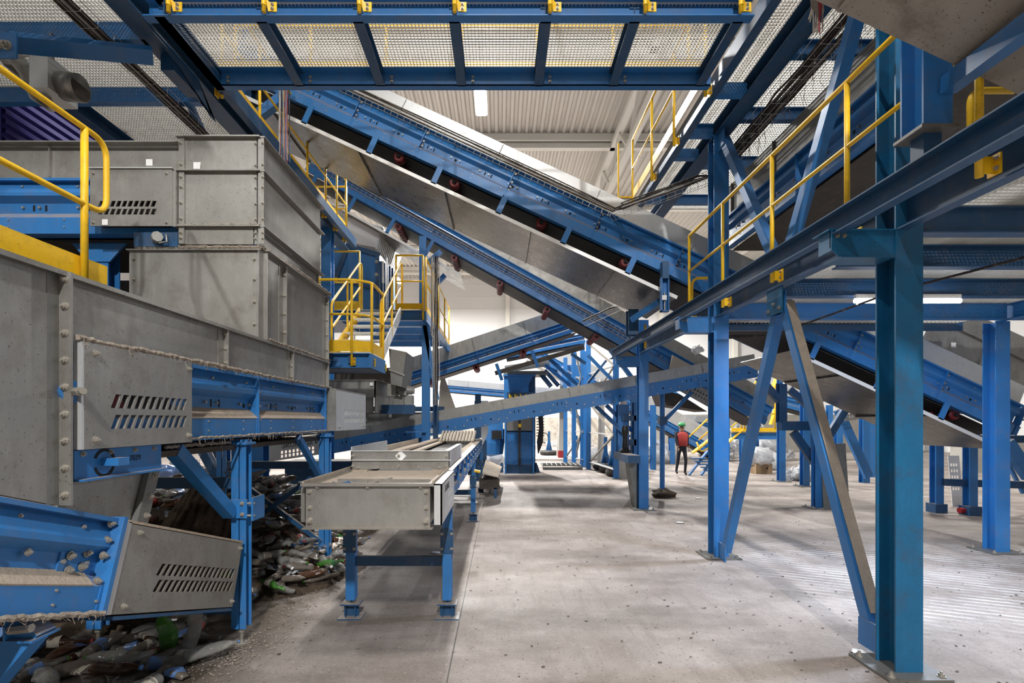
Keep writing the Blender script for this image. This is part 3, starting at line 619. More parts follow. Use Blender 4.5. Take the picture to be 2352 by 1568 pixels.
# ---- the ramp conveyor in the middle distance
pR=at(764,1041,11.5); sR=math.atan(.1795); dR=V(math.cos(sR),0,math.sin(sR)); LR=9.9
def uR(px): return (at(px,0,11.5).x-pR.x)/math.cos(sR)
T3,FR=conveyor('long gently rising blue belt conveyor across the middle of the aisle',pR,pR+dR*LR,(0,-1,0),.30,.95,sk=.235,skv=-.02,ribp=1.55,seam=1.55,slots=False,rivets=False,bolts=4,skm='galv',ret=False)
mb=MB(); mb.m=0; u=.25
while u<LR:
    for k in (0,.1): FR.box(mb,u+k,u+k+.018,.003,.006,.17,.235)
    mb.cyl(FR.p(u+.45,.003,.13),FR.p(u+.45,.007,.13),.022,8)
    mb.m=1
    for (a,b) in ((-.09,.2),(.22,.2),(.62,.09),(.82,.09),(.3,.03)): mb.cyl(FR.p(u+a,.002,b),FR.p(u+a,.016,b),.016,6)
    mb.m=0; u+=1.0
part(T3,'bolt_row',mb,[M['dark'],M['bolt']],kind='stuff')
# plain outer plate so that the ramp frame is flat, as seen
mb=MB(); FR.box(mb,0,LR,-.006,.004,-.002,.3); part(T3,'web_plate',mb,M['blue'])
for i,(px,yb,lb) in enumerate(((1521,1138,'round blue leg of the ramp conveyor with a pile of dirt at its foot'),)):
    p=at(px,900,12.3); t=one(T3,'leg',M['blue'],'cyl',(p.x,12.3,.02),(p.x,12.3,FR.p(uR(px),0,0).z+.05),.06,14); one(t,'foot',M['galvdark'],'cyl',(p.x,12.3,0),(p.x,12.3,.03),.13,12)
    one(t,'clamp',M['bluedeepshade'],'box',p.x-.09,p.x+.09,12.2,12.4,1.75,1.95)
    brace('blue knee brace rising right from the round leg to a guard',(p.x,12.3,1.8),(p.x+.75,12.4,2.55),.09,.07,plates=False)
brace('blue knee brace left of the far column, upper one',at(1368,932,12.2),at(1445,1004,12.2),.09,.09,plates=False); brace('blue knee brace left of the far column, lower one',at(1392,930,12.5),at(1462,1000,12.5),.09,.09,plates=False)
t=T3; x=at(1430,900,12.4).x
mb=MB(); mb.ibeam((x,12.4,.9),(x,12.4,2.25),.28,.2,Y_); part(t,'leg',mb,M['blue']); mb=MB(); mb.ibeam((x+.33,12.3,.0),(x+.33,12.3,2.3),.2,.2,Y_); part(t,'leg',mb,M['blue']); one(t,'cross_bar',M['bluedeepshade'],'box',x,x+.4,12.2,12.25,1.25,1.4); one(t,'cross_bar',M['bluedeepshade'],'box',x-.05,x+.4,12.2,12.25,1.85,1.98)
# ---- conveyor rising to the right behind (below the second one)
pC=at(915,893,15); sC=math.atan(.326); dC=V(math.cos(sC),0,math.sin(sC)); LC=5.6
T4,FC=conveyor('grey-skirted belt conveyor rising to the right above the baler',pC,pC+dC*LC,(0,-1,0),.36,1.1,sk=.42,skv=-.02,ribp=1.7,seam=1.6,slots=True,bolts=0,beltm='rubberbrown')
for u in (.9,2.4,3.9):
    mb=MB(); mb.cyl(FC.p(u,-.1,-.09),FC.p(u,-1,-.09),.04,10); mb.m=1; q=.1
    while q<.95: mb.cyl(FC.p(u,-q,-.09),FC.p(u,-q-.05,-.09),.1,14); q+=.11
    part(T4,'return_roller',mb,[M['dark'],M['darkred']])
for a,b in ((1140,835),(1222,805)):
    mb=MB(); mb.bar(at(a,b,14.9),at(a+13,b+38,14.9),.1,.03,Y_); part(T4,'hanger',mb,M['blue'])
mb=MB(); mb.bar(at(1137,857,14.95),at(1342,797,14.95),.03,.13,Z_); part(T4,'belt_lip',mb,M['rubberbrown'])
pD=at(1165,822,16.5); T5,FD=conveyor('light blue conveyor rising behind the baler top',pD,at(1345,786,16.5),(0,-1,0),.3,1.,sk=0,slots=True,skrib=False,bolts=0)
pE=at(1026,899,24); conveyor('far level conveyor with pale skirt behind the middle column',pE,at(1330,925,24),(0,-1,0),.3,1.,sk=.3,slots=False,skm='galvlight',rivets=False)
# distant long conveyor going down right behind the legs tower
pF=at(1215,815,23.5); T6,FF=conveyor('distant steep conveyor with shiny skirts running down behind the posts',pF,at(1662,1062,23.5),(0,-1,0),.45,1.2,sk=.6,skv=-.05,seam=1.4,skm='galvlight',slots=False,rivets=False,tray=[(0,4.5,.2,.1)],struts=None)
pG=at(1676,902,22); conveyor('far pale blue conveyor sloping down right behind the yellow stairs',pG,at(1880,955,22),(0,-1,0),.5,1.2,sk=.35,slots=False,skm='galvlight',rivets=False)
pH=at(1640,988,25); conveyor('low far light blue conveyor near the end wall',pH,at(1500,978,25),(0,-1,0),.35,1.2,sk=.3,slots=False,skm='galvlight',rivets=False)
# ---- near overhead conveyor at the upper right: its dirty tray is what is seen
conveyor('dirty galvanised conveyor running lengthwise behind the near column, high on the right',(3.62,2.4,4.62),(3.62,8.1,4.62),(-1,0,0),.50,.95,sk=.48,skv=-.04,ribp=1.5,seam=1.2,bolts=5,skm='galvdark',beltm='rubberbrown')
pN=at(1600,-129,2.9); sN=.4636; LN=3.1; dN=V(math.cos(math.atan(sN)),0,-math.sin(math.atan(sN)))
pN0=pN+V(0,-1.45,0)
T7,FN=conveyor('near overhead conveyor with dirt-streaked soffit tray at the upper right corner',pN0+Fr(pN0,pN0+dN,(0,-1,0)).n*.27,pN0+Fr(pN0,pN0+dN,(0,-1,0)).n*.27+dN*LN,(0,-1,0),.4,1.3,sk=.2,tray=[(0,LN,.27,.15)],slots=False,traym='traydirty')
t=top('tray_beam','deep blue box beam holding the near overhead tray','beam',at(2352,60,2.6)); mb=MB(); mb.bar(at(2178,196,2.98),at(2600,-120,2.0),.085,.1); part(t,'beam',mb,M['blue'])
# ---- table conveyor in the centre
t=top('table_conveyor','low galvanised table conveyor standing on blue legs in the aisle','conveyor',(-1.0,8.5,0)); TC=t
mb=MB(); mb.box(-1.47,-.53,3.80,3.81,1.045,1.37); mb.box(-1.5,-.5,3.77,3.83,1.365,1.385); mb.box(-1.49,-.51,3.77,3.83,1.04,1.05); mb.box(-1.47,-1.44,3.81,4.9,1.08,1.37); mb.box(-.56,-.53,3.81,4.9,1.08,1.37); part(t,'end_cover',mb,M['galv'])
for x in (-1.44,-.56):
    for z in (1.10,1.20,1.32): bolt_at(t,(x,3.80,z),-Y_,.014 if z>1.1 else .02)
for x in (-1.38,-1.0,-.6): bolt_at(t,(x,3.80,1.355),-Y_,.012)
mb=MB(); mb.box(-1.47,-.53,3.82,5.0,1.352,1.362); mb.box(-1.5,-1.485,3.8,5.1,1.36,1.40); mb.box(-.515,-.5,3.8,5.1,1.36,1.40); mb.m=1; mb.box(-1.3,-.56,4.02,4.04,1.36,1.39); part(t,'top_cover',mb,[M['dust'],M['galv']])
mb=MB(); mb.bar((-1.02,3.88,1.37),(-.94,4.3,1.37),.04,.01); mb.m=1; mb.bar((-1.32,3.98,1.372),(-1.26,3.86,1.372),.015,.012); mb.bar((-1.26,3.86,1.372),(-1.20,4.0,1.372),.015,.012); mb.bar((-1.2,4.0,1.372),(-1.13,3.87,1.372),.015,.012); part(t,'top_strap',mb,[M['galv'],M['blue']])
mb=MB(); mb.box(-1.53,-1.5,3.86,4.9,1.08,1.345); part(t,'side_cover',mb,M['galv'])
sc=vent_plate(t,V(-.44,3.80,1.07),Y_,Z_,.98,.31,[.07,.14],.45,.85,8,-.0,mats='galvlight',name='side_cover',rh=.05)
one(t,'dark_insert',M['rubber'],'box',-.52,-.47,4.2,4.75,1.1,1.32); one(t,'cover_edge',M['galvlight'],'box',-.50,-.44,3.80,3.81,1.07,1.38); one(t,'cover_edge',M['galvlight'],'box',-.50,-.44,3.80,4.78,1.37,1.38)  # dark block added behind the side cover so its slots read black
# frames and belt
FT=Fr((-.48,4.85,1.08),(-.48,13.2,1.08),(1,0,0)); mb=MB(); FT.prism(mb,side_prof(.29,.07),0,FT.L); sf=part(t,'side_frame',mb,M['blue'])
mb=MB(); FT.prism(mb,[(-.05,.29),(.02,.29),(.02,.30),(-.05,.32)],-.05,FT.L); part(t,'edge_lip',mb,M['galv'])
u=.2
while u<FT.L: mb=MB(); FT.box(mb,u,u+.08,-.06,.006,0,.29); rb=part(sf,'rib',mb,M['blue']); [bolt_at(rb,FT.p(u+.04,.006,z),X_,.012) for z in (.06,.15,.23)]; u+=.72
mb=MB(); mb.box(-1.52,-1.45,4.85,13.2,1.08,1.37); part(t,'side_frame',mb,M['blue']); mb=MB(); mb.box(-1.40,-.56,4.9,13.2,1.31,1.33); part(t,'belt',mb,M['rubber'])
mb=MB(); mb.box(-.66,-.55,4.9,13.2,1.36,1.375); mb.box(-1.45,-1.3,4.9,13.2,1.36,1.375); part(t,'dusty_ledge',mb,M['dust'])
# guide skirts
t2=part(t,'guide_skirt',MB().box(-1.47,-.5,4.95,4.957,1.38,1.56),M['galv'])
mb=MB(); mb.box(-1.49,-.49,4.93,4.96,1.465,1.472); mb.box(-1.47,-.5,4.94,4.98,1.555,1.562); mb.box(-.507,-.5,4.95,6.4,1.40,1.56); mb.box(-.55,-.5,4.95,6.4,1.555,1.562); mb.box(-.55,-.49,6.38,6.4,1.38,1.56); mb.box(-1.47,-1.46,4.95,6.5,1.38,1.60); part(t,'guide_flange',mb,M['galvlight'])
for x in (-1.45,-1.0,-.53):
    for z in (1.41,1.51): bolt_at(t2,(x,4.95,z),-Y_,.012)
for k in range(5): bolt_at(t2,(-1.4+.2*k,4.95,1.395),-Y_,.01)
mb=MB(); c=V(-.98,4.949,1.51); q=.055; mb.loops([c+V(-q,0,0),c+V(0,0,-q),c+V(q,0,0),c+V(0,0,q)],[c+V(-q,-.001,0),c+V(0,-.001,-q),c+V(q,-.001,0),c+V(0,-.001,q)]); part(t2,'sticker',mb,M['sticker'])
mb=MB(); mb.box(-1.56,-1.53,6.4,9.4,1.36,1.52); mb.box(-1.5,-1.36,6.6,12,1.42,1.45); mb.box(-1.36,-1.25,6.6,12,1.37,1.40); part(t,'left_ledge',mb,M['dust'])
# rubber cleat roll
mb=MB(); 
for k in range(11): mb.bar((-1.30+.07*k,10.9,1.40),(-1.25+.07*k,11.1,1.62),.04,.05)
part(t,'ribbed_curtain',mb,M['canvas'])
for ly,lab in ((4.77,0),(9.3,1),(13.0,2)):
    for x in (-1.41,-.50):
        mb=MB(); mb.chan((x,ly,.17),(x,ly,1.08),.085,.1,Y_,1 if x<-1 else -1); lg=part(t,'leg',mb,M['blue'])
        one(lg,'clamp',M['bluedeepshade'],'box',x-.06,x+.06,ly-.07,ly-.052,.62,.84)
        for a in (-.045,.045):
            for z in (.66,.8): bolt_at(lg,(x+a,ly-.07,z),-Y_,.01)
        mb=MB(); mb.cyl((x,ly,.1),(x,ly,.2),.012,8); mb.box(x-.09,x+.09,ly-.07,ly+.07,.125,.137); mb.box(x-.07,x+.07,ly-.006,ly+.006,.01,.125); mb.box(x-.05,x-.042,ly-.05,ly+.05,.01,.125); mb.box(x+.042,x+.05,ly-.05,ly+.05,.01,.125); mb.box(x-.11,x+.11,ly-.09,ly+.09,0,.01); part(lg,'foot',mb,M['bluedeepshade'])
    for z in (.93,.53): one(t,'cross_bar',M['bluedeepshade'],'box',-1.37,-.54,ly-.02,ly+.02,z-.045,z+.045)
one(t,'yellow_plug',M['yellow'],'cyl',(-.42,8.1,1.05),(-.32,8.1,1.03),.025,8)
t=top('side_trough','low dusty trough beside the far end of the table conveyor','trough',(-.2,13,0)); mb=MB(); mb.loops([(-.42,11.6,.62),(-.05,11.9,.5),(.05,14.6,.5),(-.42,14.6,.7)],[(-.42,11.6,.64),(-.05,11.9,.52),(.05,14.6,.52),(-.42,14.6,.72)]); part(t,'chute_plate',mb,M['dust']); mb=MB(); mb.box(-.5,-.02,12.0,14.6,.22,.48); part(t,'box',mb,M['rubberbrown']); one(t,'leg',M['bluedeepshade'],'box',-.15,-.08,12.0,12.08,0,.25); one(t,'leg',M['bluedeepshade'],'box',-.15,-.08,14.4,14.5,0,.25)
# ================================================================== LEFT MACHINE
SXM=-2.13
# C1 lower conveyor with grey hopper
def P1(y,z): return V(SXM,y,z)
T8,F1=conveyor('blue belt conveyor of the left machine with bolted ribs, lint on its ledge',(SXM,2.47,1.72),(SXM,6.17,1.72),(1,0,0),.53,1.1,sk=0,slots=True,rib_u=[1.95,3.66],bolts=7,struts=None,fine=True)
mb=MB(); F1.prism(mb,[(.001,.29*.53),(-.074,.42*.53),(-.074,.42*.53+.012),(.004,.29*.53+.006)],.9,3.7); part(T8,'dirty_shelf',mb,M['dust'])
mb=MB(); F1.box(mb,.0,3.6,-.9,-.05,-.1,-.06); part(T8,'lower_plate',mb,M['rubberbrown'])
# near perforated cover
t=top('guard_cover','grey slotted guard cover with a lint-topped edge on the left machine','cover',(-2.05,2.9,1.71))
vent_plate(t,V(-2.06,2.49,1.715),Y_,Z_,.87,.535,[.10,.21],.17,.80,11,.035,mats='galv',rh=.075,fill=.7)
one(t,'bevel_strip',M['galvlight'],'box',-2.10,-2.062,2.475,2.49,1.715,2.25)
for y in (2.56,3.32):
    for z in (1.76,2.20): bolt_at(t,(-2.06,y,z),X_,.014)
one(t,'dark_block',M['rubber'],'box',-2.9,-2.2,2.55,3.36,1.74,2.2); one(t,'shaft_end',M['darkred'],'cyl',(-2.2,2.78,1.95),(-2.12,2.78,1.95),.05,16)  # black block added inside the cover to darken the view through the slots
# far end cover
t=top('guard_cover','small grey slotted end cover beyond the left conveyor','cover',(-2.1,6.9,1.73))
vent_plate(t,V(-2.02,6.2,1.73),Y_,Z_,1.35,.5,[.10,.20],.3,1.25,16,.03,mats='galvlight',rh=.07,fill=.55)
one(t,'front_plate',M['galv'],'box',-2.2,-2.02,6.18,6.19,1.73,2.25); mb=MB(); mb.loops([(-2.3,6.19,2.25),(-2.02,6.19,2.23),(-2.02,7.55,2.23),(-2.3,7.55,2.27)],[(-2.3,6.19,2.27),(-2.02,6.19,2.25),(-2.02,7.55,2.25),(-2.3,7.55,2.29)]); part(t,'lid',mb,M['galv'])
bolt_at(t,(-2.02,6.3,1.78),X_,.012); bolt_at(t,(-2.02,7.45,1.78),X_,.012)
# big lower hopper
t=top('steel_hopper','big grey sheet-steel hopper wall with a tall bolted flange at far left','hopper',(-2.2,4.2,1.3)); HOP=t
mb=MB(); mb.loops([(-2.16,1.2,1.86),(-2.16,2.42,1.45),(-2.16,2.42,2.57),(-2.16,1.2,2.57)],[(-2.13,1.2,1.86),(-2.13,2.42,1.45),(-2.13,2.42,2.57),(-2.13,1.2,2.57)]); part(t,'near_panel',mb,M['galv'])
mb=MB(); mb.box(-2.13,-2.07,2.425,2.437,1.45,2.575); fl=part(t,'flange',mb,M['galv']); mb=MB(); mb.box(-2.135,-2.128,2.36,2.425,1.46,2.57); part(t,'flange_strip',mb,M['galvdark'])
for k in range(9): bolt_at(fl,(-2.10,2.425,1.50+k*.13),-Y_,.013)
mb=MB(); mb.box(-2.16,-2.13,2.437,6.17,2.25,2.57); 
for y in (4.0-.13,5.1,6.14): mb.box(-2.13,-2.09,y-.005,y+.005,2.25,2.57); mb.box(-2.13,-2.125,y-.08,y,2.25,2.57)
part(t,'upper_panel',mb,M['galv']); mb=MB(); mb.box(-2.2,-2.09,1.2,6.17,2.57,2.578); mb.box(-2.095,-2.088,1.2,6.17,2.555,2.578); part(t,'rim',mb,M['galv'])
mb=MB(); mb.box(-3.3,-2.13,6.14,6.17,2.25,2.57); part(t,'end_panel',mb,M['galv'])
for y in (3.87,5.1):
    for z in (2.30,2.41,2.52): bolt_at(t,(-2.11,y-.005,z),-Y_,.01)
# lower left chute parts
mb=MB(); mb.loops([(-2.2,2.50,1.40),(-2.2,3.0,1.24),(-2.2,3.12,1.60),(-2.2,2.50,1.60)],[(-2.16,2.50,1.40),(-2.16,3.0,1.24),(-2.16,3.12,1.60),(-2.16,2.50,1.60)]); part(t,'chute_plate',mb,M['galv'])
mb=MB(); mb.loops([(-2.155,2.93,1.25),(-2.155,3.02,1.22),(-2.155,3.15,1.60),(-2.155,3.06,1.60)],[(-2.12,2.93,1.25),(-2.12,3.02,1.22),(-2.12,3.15,1.60),(-2.12,3.06,1.60)]); fl=part(t,'chute_flange',mb,M['galvdark'])
for z,y in ((1.29,3.01),(1.40,3.04),(1.52,3.08)): bolt_at(fl,(-2.12,y,z),X_,.014)
t=top('bearing_box','blue bearing box with a round slotted cut-out, chalk number on it','bearing',(-2.15,2.8,1.56)); mb=MB(); mb.box(-2.14,-2.11,2.49,3.13,1.56,1.71); mb.box(-2.15,-2.06,2.49,3.13,1.555,1.565); part(t,'plate',mb,M['blue'])
mb=MB()
for k in range(14):
    for a0 in (0,math.pi): a=a0+.35+k*.17; b=a+.17; mb.loops([V(-2.109,2.68+r*math.cos(q),1.635+r*math.sin(q)) for r,q in ((.06,a),(.075,a),(.075,b),(.06,b))],[V(-2.107,2.68+r*math.cos(q),1.635+r*math.sin(q)) for r,q in ((.06,a),(.075,a),(.075,b),(.06,b))])
part(t,'curved_slot',mb,M['dark']); one(t,'tube_end',M['blue'],'box',-2.11,-2.02,2.66,2.74,1.62,1.66)
for y in (2.54,2.72,2.9,3.06): bolt_at(t,(-2.11,y,1.69),X_,.01)
def text(par,s,loc,rot,size,mt,depth=.001):
    c=bpy.data.curves.new('txt','FONT'); c.body=s; c.size=size; c.extrude=depth; o=bpy.data.objects.new('txt',c); COL.objects.link(o)
    me=bpy.data.meshes.new_from_object(o.evaluated_get(bpy.context.evaluated_depsgraph_get())); bpy.data.objects.remove(o); me.materials.clear(); me.materials.append(mt)
    q=bpy.data.objects.new('lettering',me); COL.objects.link(q); q.parent=par; q.location=V(loc)-V(rootof(par).location); q.rotation_euler=rot; return q
text(t,'7029',(-2.108,2.86,1.63),(math.pi/2,0,math.pi/2),.045,M['black'],.0006)
t=top('spindle','thick threaded spindle with hex nut and blue washer on the hopper flange','spindle',(-2.1,2.47,1.98)); one(t,'washer',M['blue'],'cyl',(-2.13,2.48,2.0),(-2.09,2.46,2.0),.055,18); mb=MB(); mb.cyl((-2.10,2.47,2.0),(-2.02,2.42,2.0),.022,6); mb.cyl((-2.05,2.44,2.0),(-1.99,2.40,2.0),.016,10); part(t,'nut',mb,M['bolt'])
# middle hopper
t=top('steel_hopper','middle grey steel hopper box of the left stack, dusty lint on its rim','hopper',(-2.7,5.3,2.58))
mb=MB(); mb.box(-3.32,-2.16,4.50,4.53,2.58,3.38); mb.box(-3.33,-2.13,4.47,4.53,3.375,3.385); part(t,'front_panel',mb,M['galv'])
mb=MB(); mb.box(-2.16,-2.13,4.50,6.17,2.58,3.38)
for y in (4.52,4.93,6.14): mb.box(-2.13,-2.09,y-.005,y+.005,2.58,3.36); mb.box(-2.13,-2.126,y-.1,y,2.58,3.36)
part(t,'side_panel',mb,M['galv']); mb=MB(); mb.box(-2.16,-2.07,4.5,6.17,3.375,3.385); part(t,'side_rim',mb,M['galv'])
for x in (-3.28,-2.20):
    for z in (2.72,2.92,3.12,3.3): bolt_at(t,(x,4.50,z),-Y_,.012)
for z in (2.72,2.9,3.08,3.28): bolt_at(t,(-2.11,4.925,z),-Y_,.012); bolt_at(t,(-2.11,6.135,z),-Y_,.012)
# top hopper, three bolted storeys
t=top('steel_hopper','topmost grey steel hopper of the left stack in three flanged storeys','hopper',(-2.6,5.2,3.4))
lv=[3.42,3.58,4.07,4.37]
for i in range(3):
    z0,z1=lv[i],lv[i+1]; a=.0 if i else .03
    mb=MB(); mb.box(-2.84,-2.16-a,4.46,4.48,z0,z1-.01); mb.box(-2.86,-2.12,4.42,4.48,z1-.012,z1); mb.box(-2.84,-2.79,4.44,4.46,z0,z1); part(t,'front_panel',mb,M['galv'])
    mb=MB(); mb.box(-2.15-a,-2.13-a,4.46,5.95,z0,z1-.01); mb.box(-2.15,-2.08,4.44,5.97,z1-.012,z1); mb.box(-2.14,-2.09,4.445,4.455,z0,z1); part(t,'side_panel',mb,M['galv'])
    for z in ((z0+.05,z1-.06) if i!=1 else (z0+.06,z0+.2,z0+.34,z1-.06)): bolt_at(t,(-2.82,4.44,z),-Y_,.012); bolt_at(t,(-2.17,4.46,z),-Y_,.01); bolt_at(t,(-2.10,4.445,z),-Y_,.01)
    for y in (4.7,5.2,5.7): bolt_at(t,(-2.10,y,z1),Z_,.01)
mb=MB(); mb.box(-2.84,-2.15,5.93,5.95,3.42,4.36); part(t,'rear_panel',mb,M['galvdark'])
mb=MB(); c=at(452,380,4.455); mb.loops([c+V(-.03,0,-.03),c+V(.03,0,-.035),c+V(.035,0,.03),c+V(-.03,0,.03)],[c+V(-.03,-.001,-.03),c+V(.03,-.001,-.035),c+V(.035,-.001,.03),c+V(-.03,-.001,.03)]); part(t,'sticker',mb,M['sticker'])
# C4 upper cross conveyor
pU=V(-6.6,4.5,3.53); T9,F4=conveyor('upper blue belt conveyor leading left behind the yellow handrail',pU,V(-2.86,4.5,3.53),(0,-1,0),.50,1.2,sk=.30,skv=-.03,ribp=1.9,seam=1.6,bolts=4)
one(T9,'skirt_rim',M['galv'],'box',-6.6,-2.86,4.45,4.52,4.325,4.335)
t=top('guard_cover','grey slotted guard cover with a small sticker beside the yellow handrail','cover',(-3.2,4.4,3.55))
vent_plate(t,V(-3.59,4.40,3.56),X_,Z_,.72,.50,[.10,.17],.07,.58,10,.02,mats='galv',rh=.05,fill=.68)
for x in (-3.56,-2.92):
    for z in (3.59,4.02): bolt_at(t,(x,4.40,z),-Y_,.01)
mb=MB(); c=at(241,510,4.395); mb.box(c.x-.025,c.x+.025,4.394,4.396,c.z-.025,c.z+.025); part(t,'sticker',mb,M['sticker'])
one(t,'side_return',M['galv'],'box',-2.875,-2.845,4.41,4.5,3.56,4.06); one(t,'top_return',M['galvlight'],'box',-3.60,-2.86,4.385,4.5,4.06,4.068)
one(t,'dark_block',M['rubber'],'box',-3.55,-2.95,4.47,4.9,3.58,4.0)  # added black block, stands in for the shade behind these slots
t=top('motor_bracket','blue bracket box with a small grey motor under the slotted cover','bracket',(-3.0,4.5,3.4)); mb=MB(); mb.box(-3.25,-2.86,4.46,4.5,3.40,3.53); part(t,'plate',mb,M['bluedeepshade']); mb=MB(); mb.cyl((-3.05,4.46,3.47),(-3.0,4.40,3.47),.045,8); mb.tube([(-2.95,4.44,3.5),(-2.93,4.42,3.43),(-3.0,4.42,3.42)],.008,6); part(t,'motor',mb,M['motor'])
t=top('support_post','blue haunched post under the upper left conveyor','post',(-3.72,4.7,2.9)); mb=MB(); mb.ibeam((-3.72,4.75,2.86),(-3.72,4.75,3.53),.15,.15,Y_); part(t,'shaft',mb,M['blue']); mb=MB(); mb.loops([(-4.0,4.66,3.53),(-3.44,4.66,3.53),(-3.62,4.66,3.33),(-3.82,4.66,3.33)],[(-4.0,4.68,3.53),(-3.44,4.68,3.53),(-3.62,4.68,3.33),(-3.82,4.68,3.33)]); part(t,'haunch',mb,M['blue'])
mb=MB(); mb.box(-7,-2.3,5.9,6.0,2.6,3.5); solo('dark_panel',mb,M['rubberbrown'],'dark brown panel behind the blue post','housing')  # flat dark brown box behind the upper left conveyor
# left walkway with yellow rail in the foreground
t=top('yellow_railing','foreground yellow railing with rounded end at far left','railing',(-2.96,3.0,2.85))
pts=[(-2.96,1.4,3.94),(-2.96,3.72,3.94),(-2.96,3.76,3.46),(-2.96,3.6,3.40),(-2.96,1.4,3.40)]
pts=[(-2.96,1.4,3.94),(-2.96,3.78,3.94),(-2.96,3.78,3.40),(-2.96,1.4,3.40)]
mb=MB(); mb.tube(bend(pts,.13,6),.021,10); part(t,'rail_loop',mb,M['yellow'],smooth=True)
for y in (3.58,2.3): mb=MB(); mb.tube([(-2.96,y,2.80),(-2.96,y,3.94)],.024,10); part(t,'post',mb,M['yellow'],smooth=True)
mb=MB(); mb.box(-3.0,-2.992,1.4,3.83,2.89,3.03); part(t,'kick_plate',mb,M['yellow'])
t=top('grating_deck','edge of a steel grating deck at the foot of the foreground railing','deck',(-3.2,3.0,2.8)); part(t,'grating',grating(-3.7,-3.02,1.4,4.35,2.81,.034,.05),M['steelgrate']); mb=MB(); mb.box(-3.01,-2.985,1.4,4.35,2.77,2.84); part(t,'edge_strip',mb,M['galvlight'])
# C5 steep near conveyor, bottom left
p0=V(-2.10,1.2,1.014+.335*.91); sd5=V(0,1,-.335); T10,F5=conveyor('nearest blue conveyor at the lower left, big bolts on its end plate',p0,p0+sd5.normalized()*1.52,(1,0,0),.50,1.0,sk=0,slots=True,rib_u=[1.5],bolts=0,fine=True)
mb=MB(); F5.prism(mb,[(.001,.145),(-.074,.21),(-.074,.222),(.004,.152)],0,1.42); part(T10,'dirty_shelf',mb,M['dust'])
mb=MB(); F5.box(mb,1.25,1.5,-.075,-.065,.17,.34); F5.box(mb,1.49,1.52,-.08,.03,0,.51); ep=part(T10,'end_plate',mb,M['blue'])
for (u,w_) in ((1.46,.07),(1.46,.17),(1.46,.30),(1.46,.38),(1.46,.47),(1.40,.31),(1.39,.24),(1.30,.29),(1.31,.22)): bolt_at(ep,F5.p(u,-.06 if u<1.45 else -.02,w_),F5.s,.016)
for (u,w_) in ((.95,.44),(.7,.29),(1.05,.29),(1.2,.37),(1.1,.37)): bolt_at(T10,F5.p(u,-.05,w_),F5.s,.012)
t=top('guard_cover','lowest grey slotted guard cover with dusty plank top, tilted at lower left','cover',F5.p(2.2,0,0))
vent_plate(t,F5.p(1.58,.012,.0),F5.d,F5.n,1.29,.48,[.115,.21],.30,1.22,16,.04,mats='galv',rh=.07,fill=.66)
mb=MB(); F5.box(mb,1.53,1.58,-.05,.012,.0,.49); part(t,'bevel_strip',mb,M['galvlight']); mb=MB(); F5.box(mb,1.56,2.88,-.2,.012,.485,.50); part(t,'top_plank',mb,M['dust']); mb=MB(); F5.box(mb,1.60,2.86,-.3,.012,-.03,-.01); part(t,'bottom_rail',mb,M['bluedeepshade'])
for u in (1.66,2.84):
    for w_ in (.04,.44): bolt_at(t,F5.p(u,.012,w_),F5.s,.013)
mb=MB(); F5.box(mb,1.62,2.84,-.7,-.12,.03,.45); part(t,'dark_block',mb,M['rubber'])  # black filler block added to keep the tilted cover's slots dark
t=top('support_stand','blue angled stand with a big rusty bolt at the lower left corner','stand',(-2.1,2.3,.6)); mb=MB(); mb.bar(at(85,1430,2.33),at(-60,1600,2.33),.12,.1,Y_); part(t,'strut',mb,M['blue']); p=at(70,1455,2.33); mb=MB(); mb.box(p.x-.1,p.x+.08,2.25,2.4,p.z-.01,p.z+.0); mb.box(p.x-.05,p.x-.04,2.25,2.4,p.z,p.z+.1); part(t,'shelf',mb,M['blue']); mb=MB(); mb.cyl(p+V(-.02,-.08,.05),p+V(.08,-.08,.06),.02,6); part(t,'bolt',mb,M['bolt'])
# legs of the left machine
def leg_frame(label,y,x0,x1,rails,foot=True):
    t=top('machine_leg_frame',label,'leg frame',((x0+x1)/2,y,0))
    for x in (x0,x1):
        mb=MB(); mb.chan((x-.03,y,.14),(x-.03,y,1.70),.06,.1,Y_,1); mb.chan((x+.035,y,.14),(x+.035,y,1.70),.05,.1,Y_,-1); lg=part(t,'leg',mb,M['blue']); 
        mb=MB(); mb.cyl((x,y,.0),(x,y,.26),.014,8); mb.cyl((x,y,.0),(x,y,.015),.05,12); mb.cyl((x,y,.1),(x,y,.125),.028,6); part(lg,'screw_foot',mb,M['bolt'])
        one(lg,'top_plate',M['blue'],'box',x-.08,x+.08,y-.08,y+.08,1.66,1.68)
    for z in rails: one(t,'cross_rail',M['bluedeepshade'],'box',x0,x1-.05,y-.03,y+.03,z-.045,z+.045)
    return t
LF=leg_frame('front blue leg frame of the left machine with a bolted clamp',4.19,-3.35,-2.155,(1.34,.30))
mb=MB(); mb.box(-2.24,-2.07,4.11,4.13,1.06,1.21); cl=part(LF,'clamp',mb,M['blue']); one(LF,'clamp_plate',M['blue'],'box',-2.03,-2.015,4.10,4.3,1.04,1.23)
for z in (1.08,1.18): one(LF,'clamp_rod',M['bolt'],'cyl',(-2.1,4.12,z),(-2.01,4.12,z),.01,6)
for x in (-2.22,-2.11):
    for z in (1.09,1.18): bolt_at(cl,(x,4.11,z),-Y_,.013)
LF2=leg_frame('second blue leg frame of the left machine with crossed braces',6.09,-3.35,-2.12,(1.32,.33))
mb=MB(); mb.bar((-3.3,6.05,1.25),(-2.15,6.05,.40),.05,.05,Y_); part(LF2,'cross_brace',mb,M['bluedeepshade']); mb=MB(); mb.bar((-3.3,6.0,.40),(-2.15,6.0,1.25),.05,.05,Y_); part(LF2,'cross_brace',mb,M['bluedeepshade'])
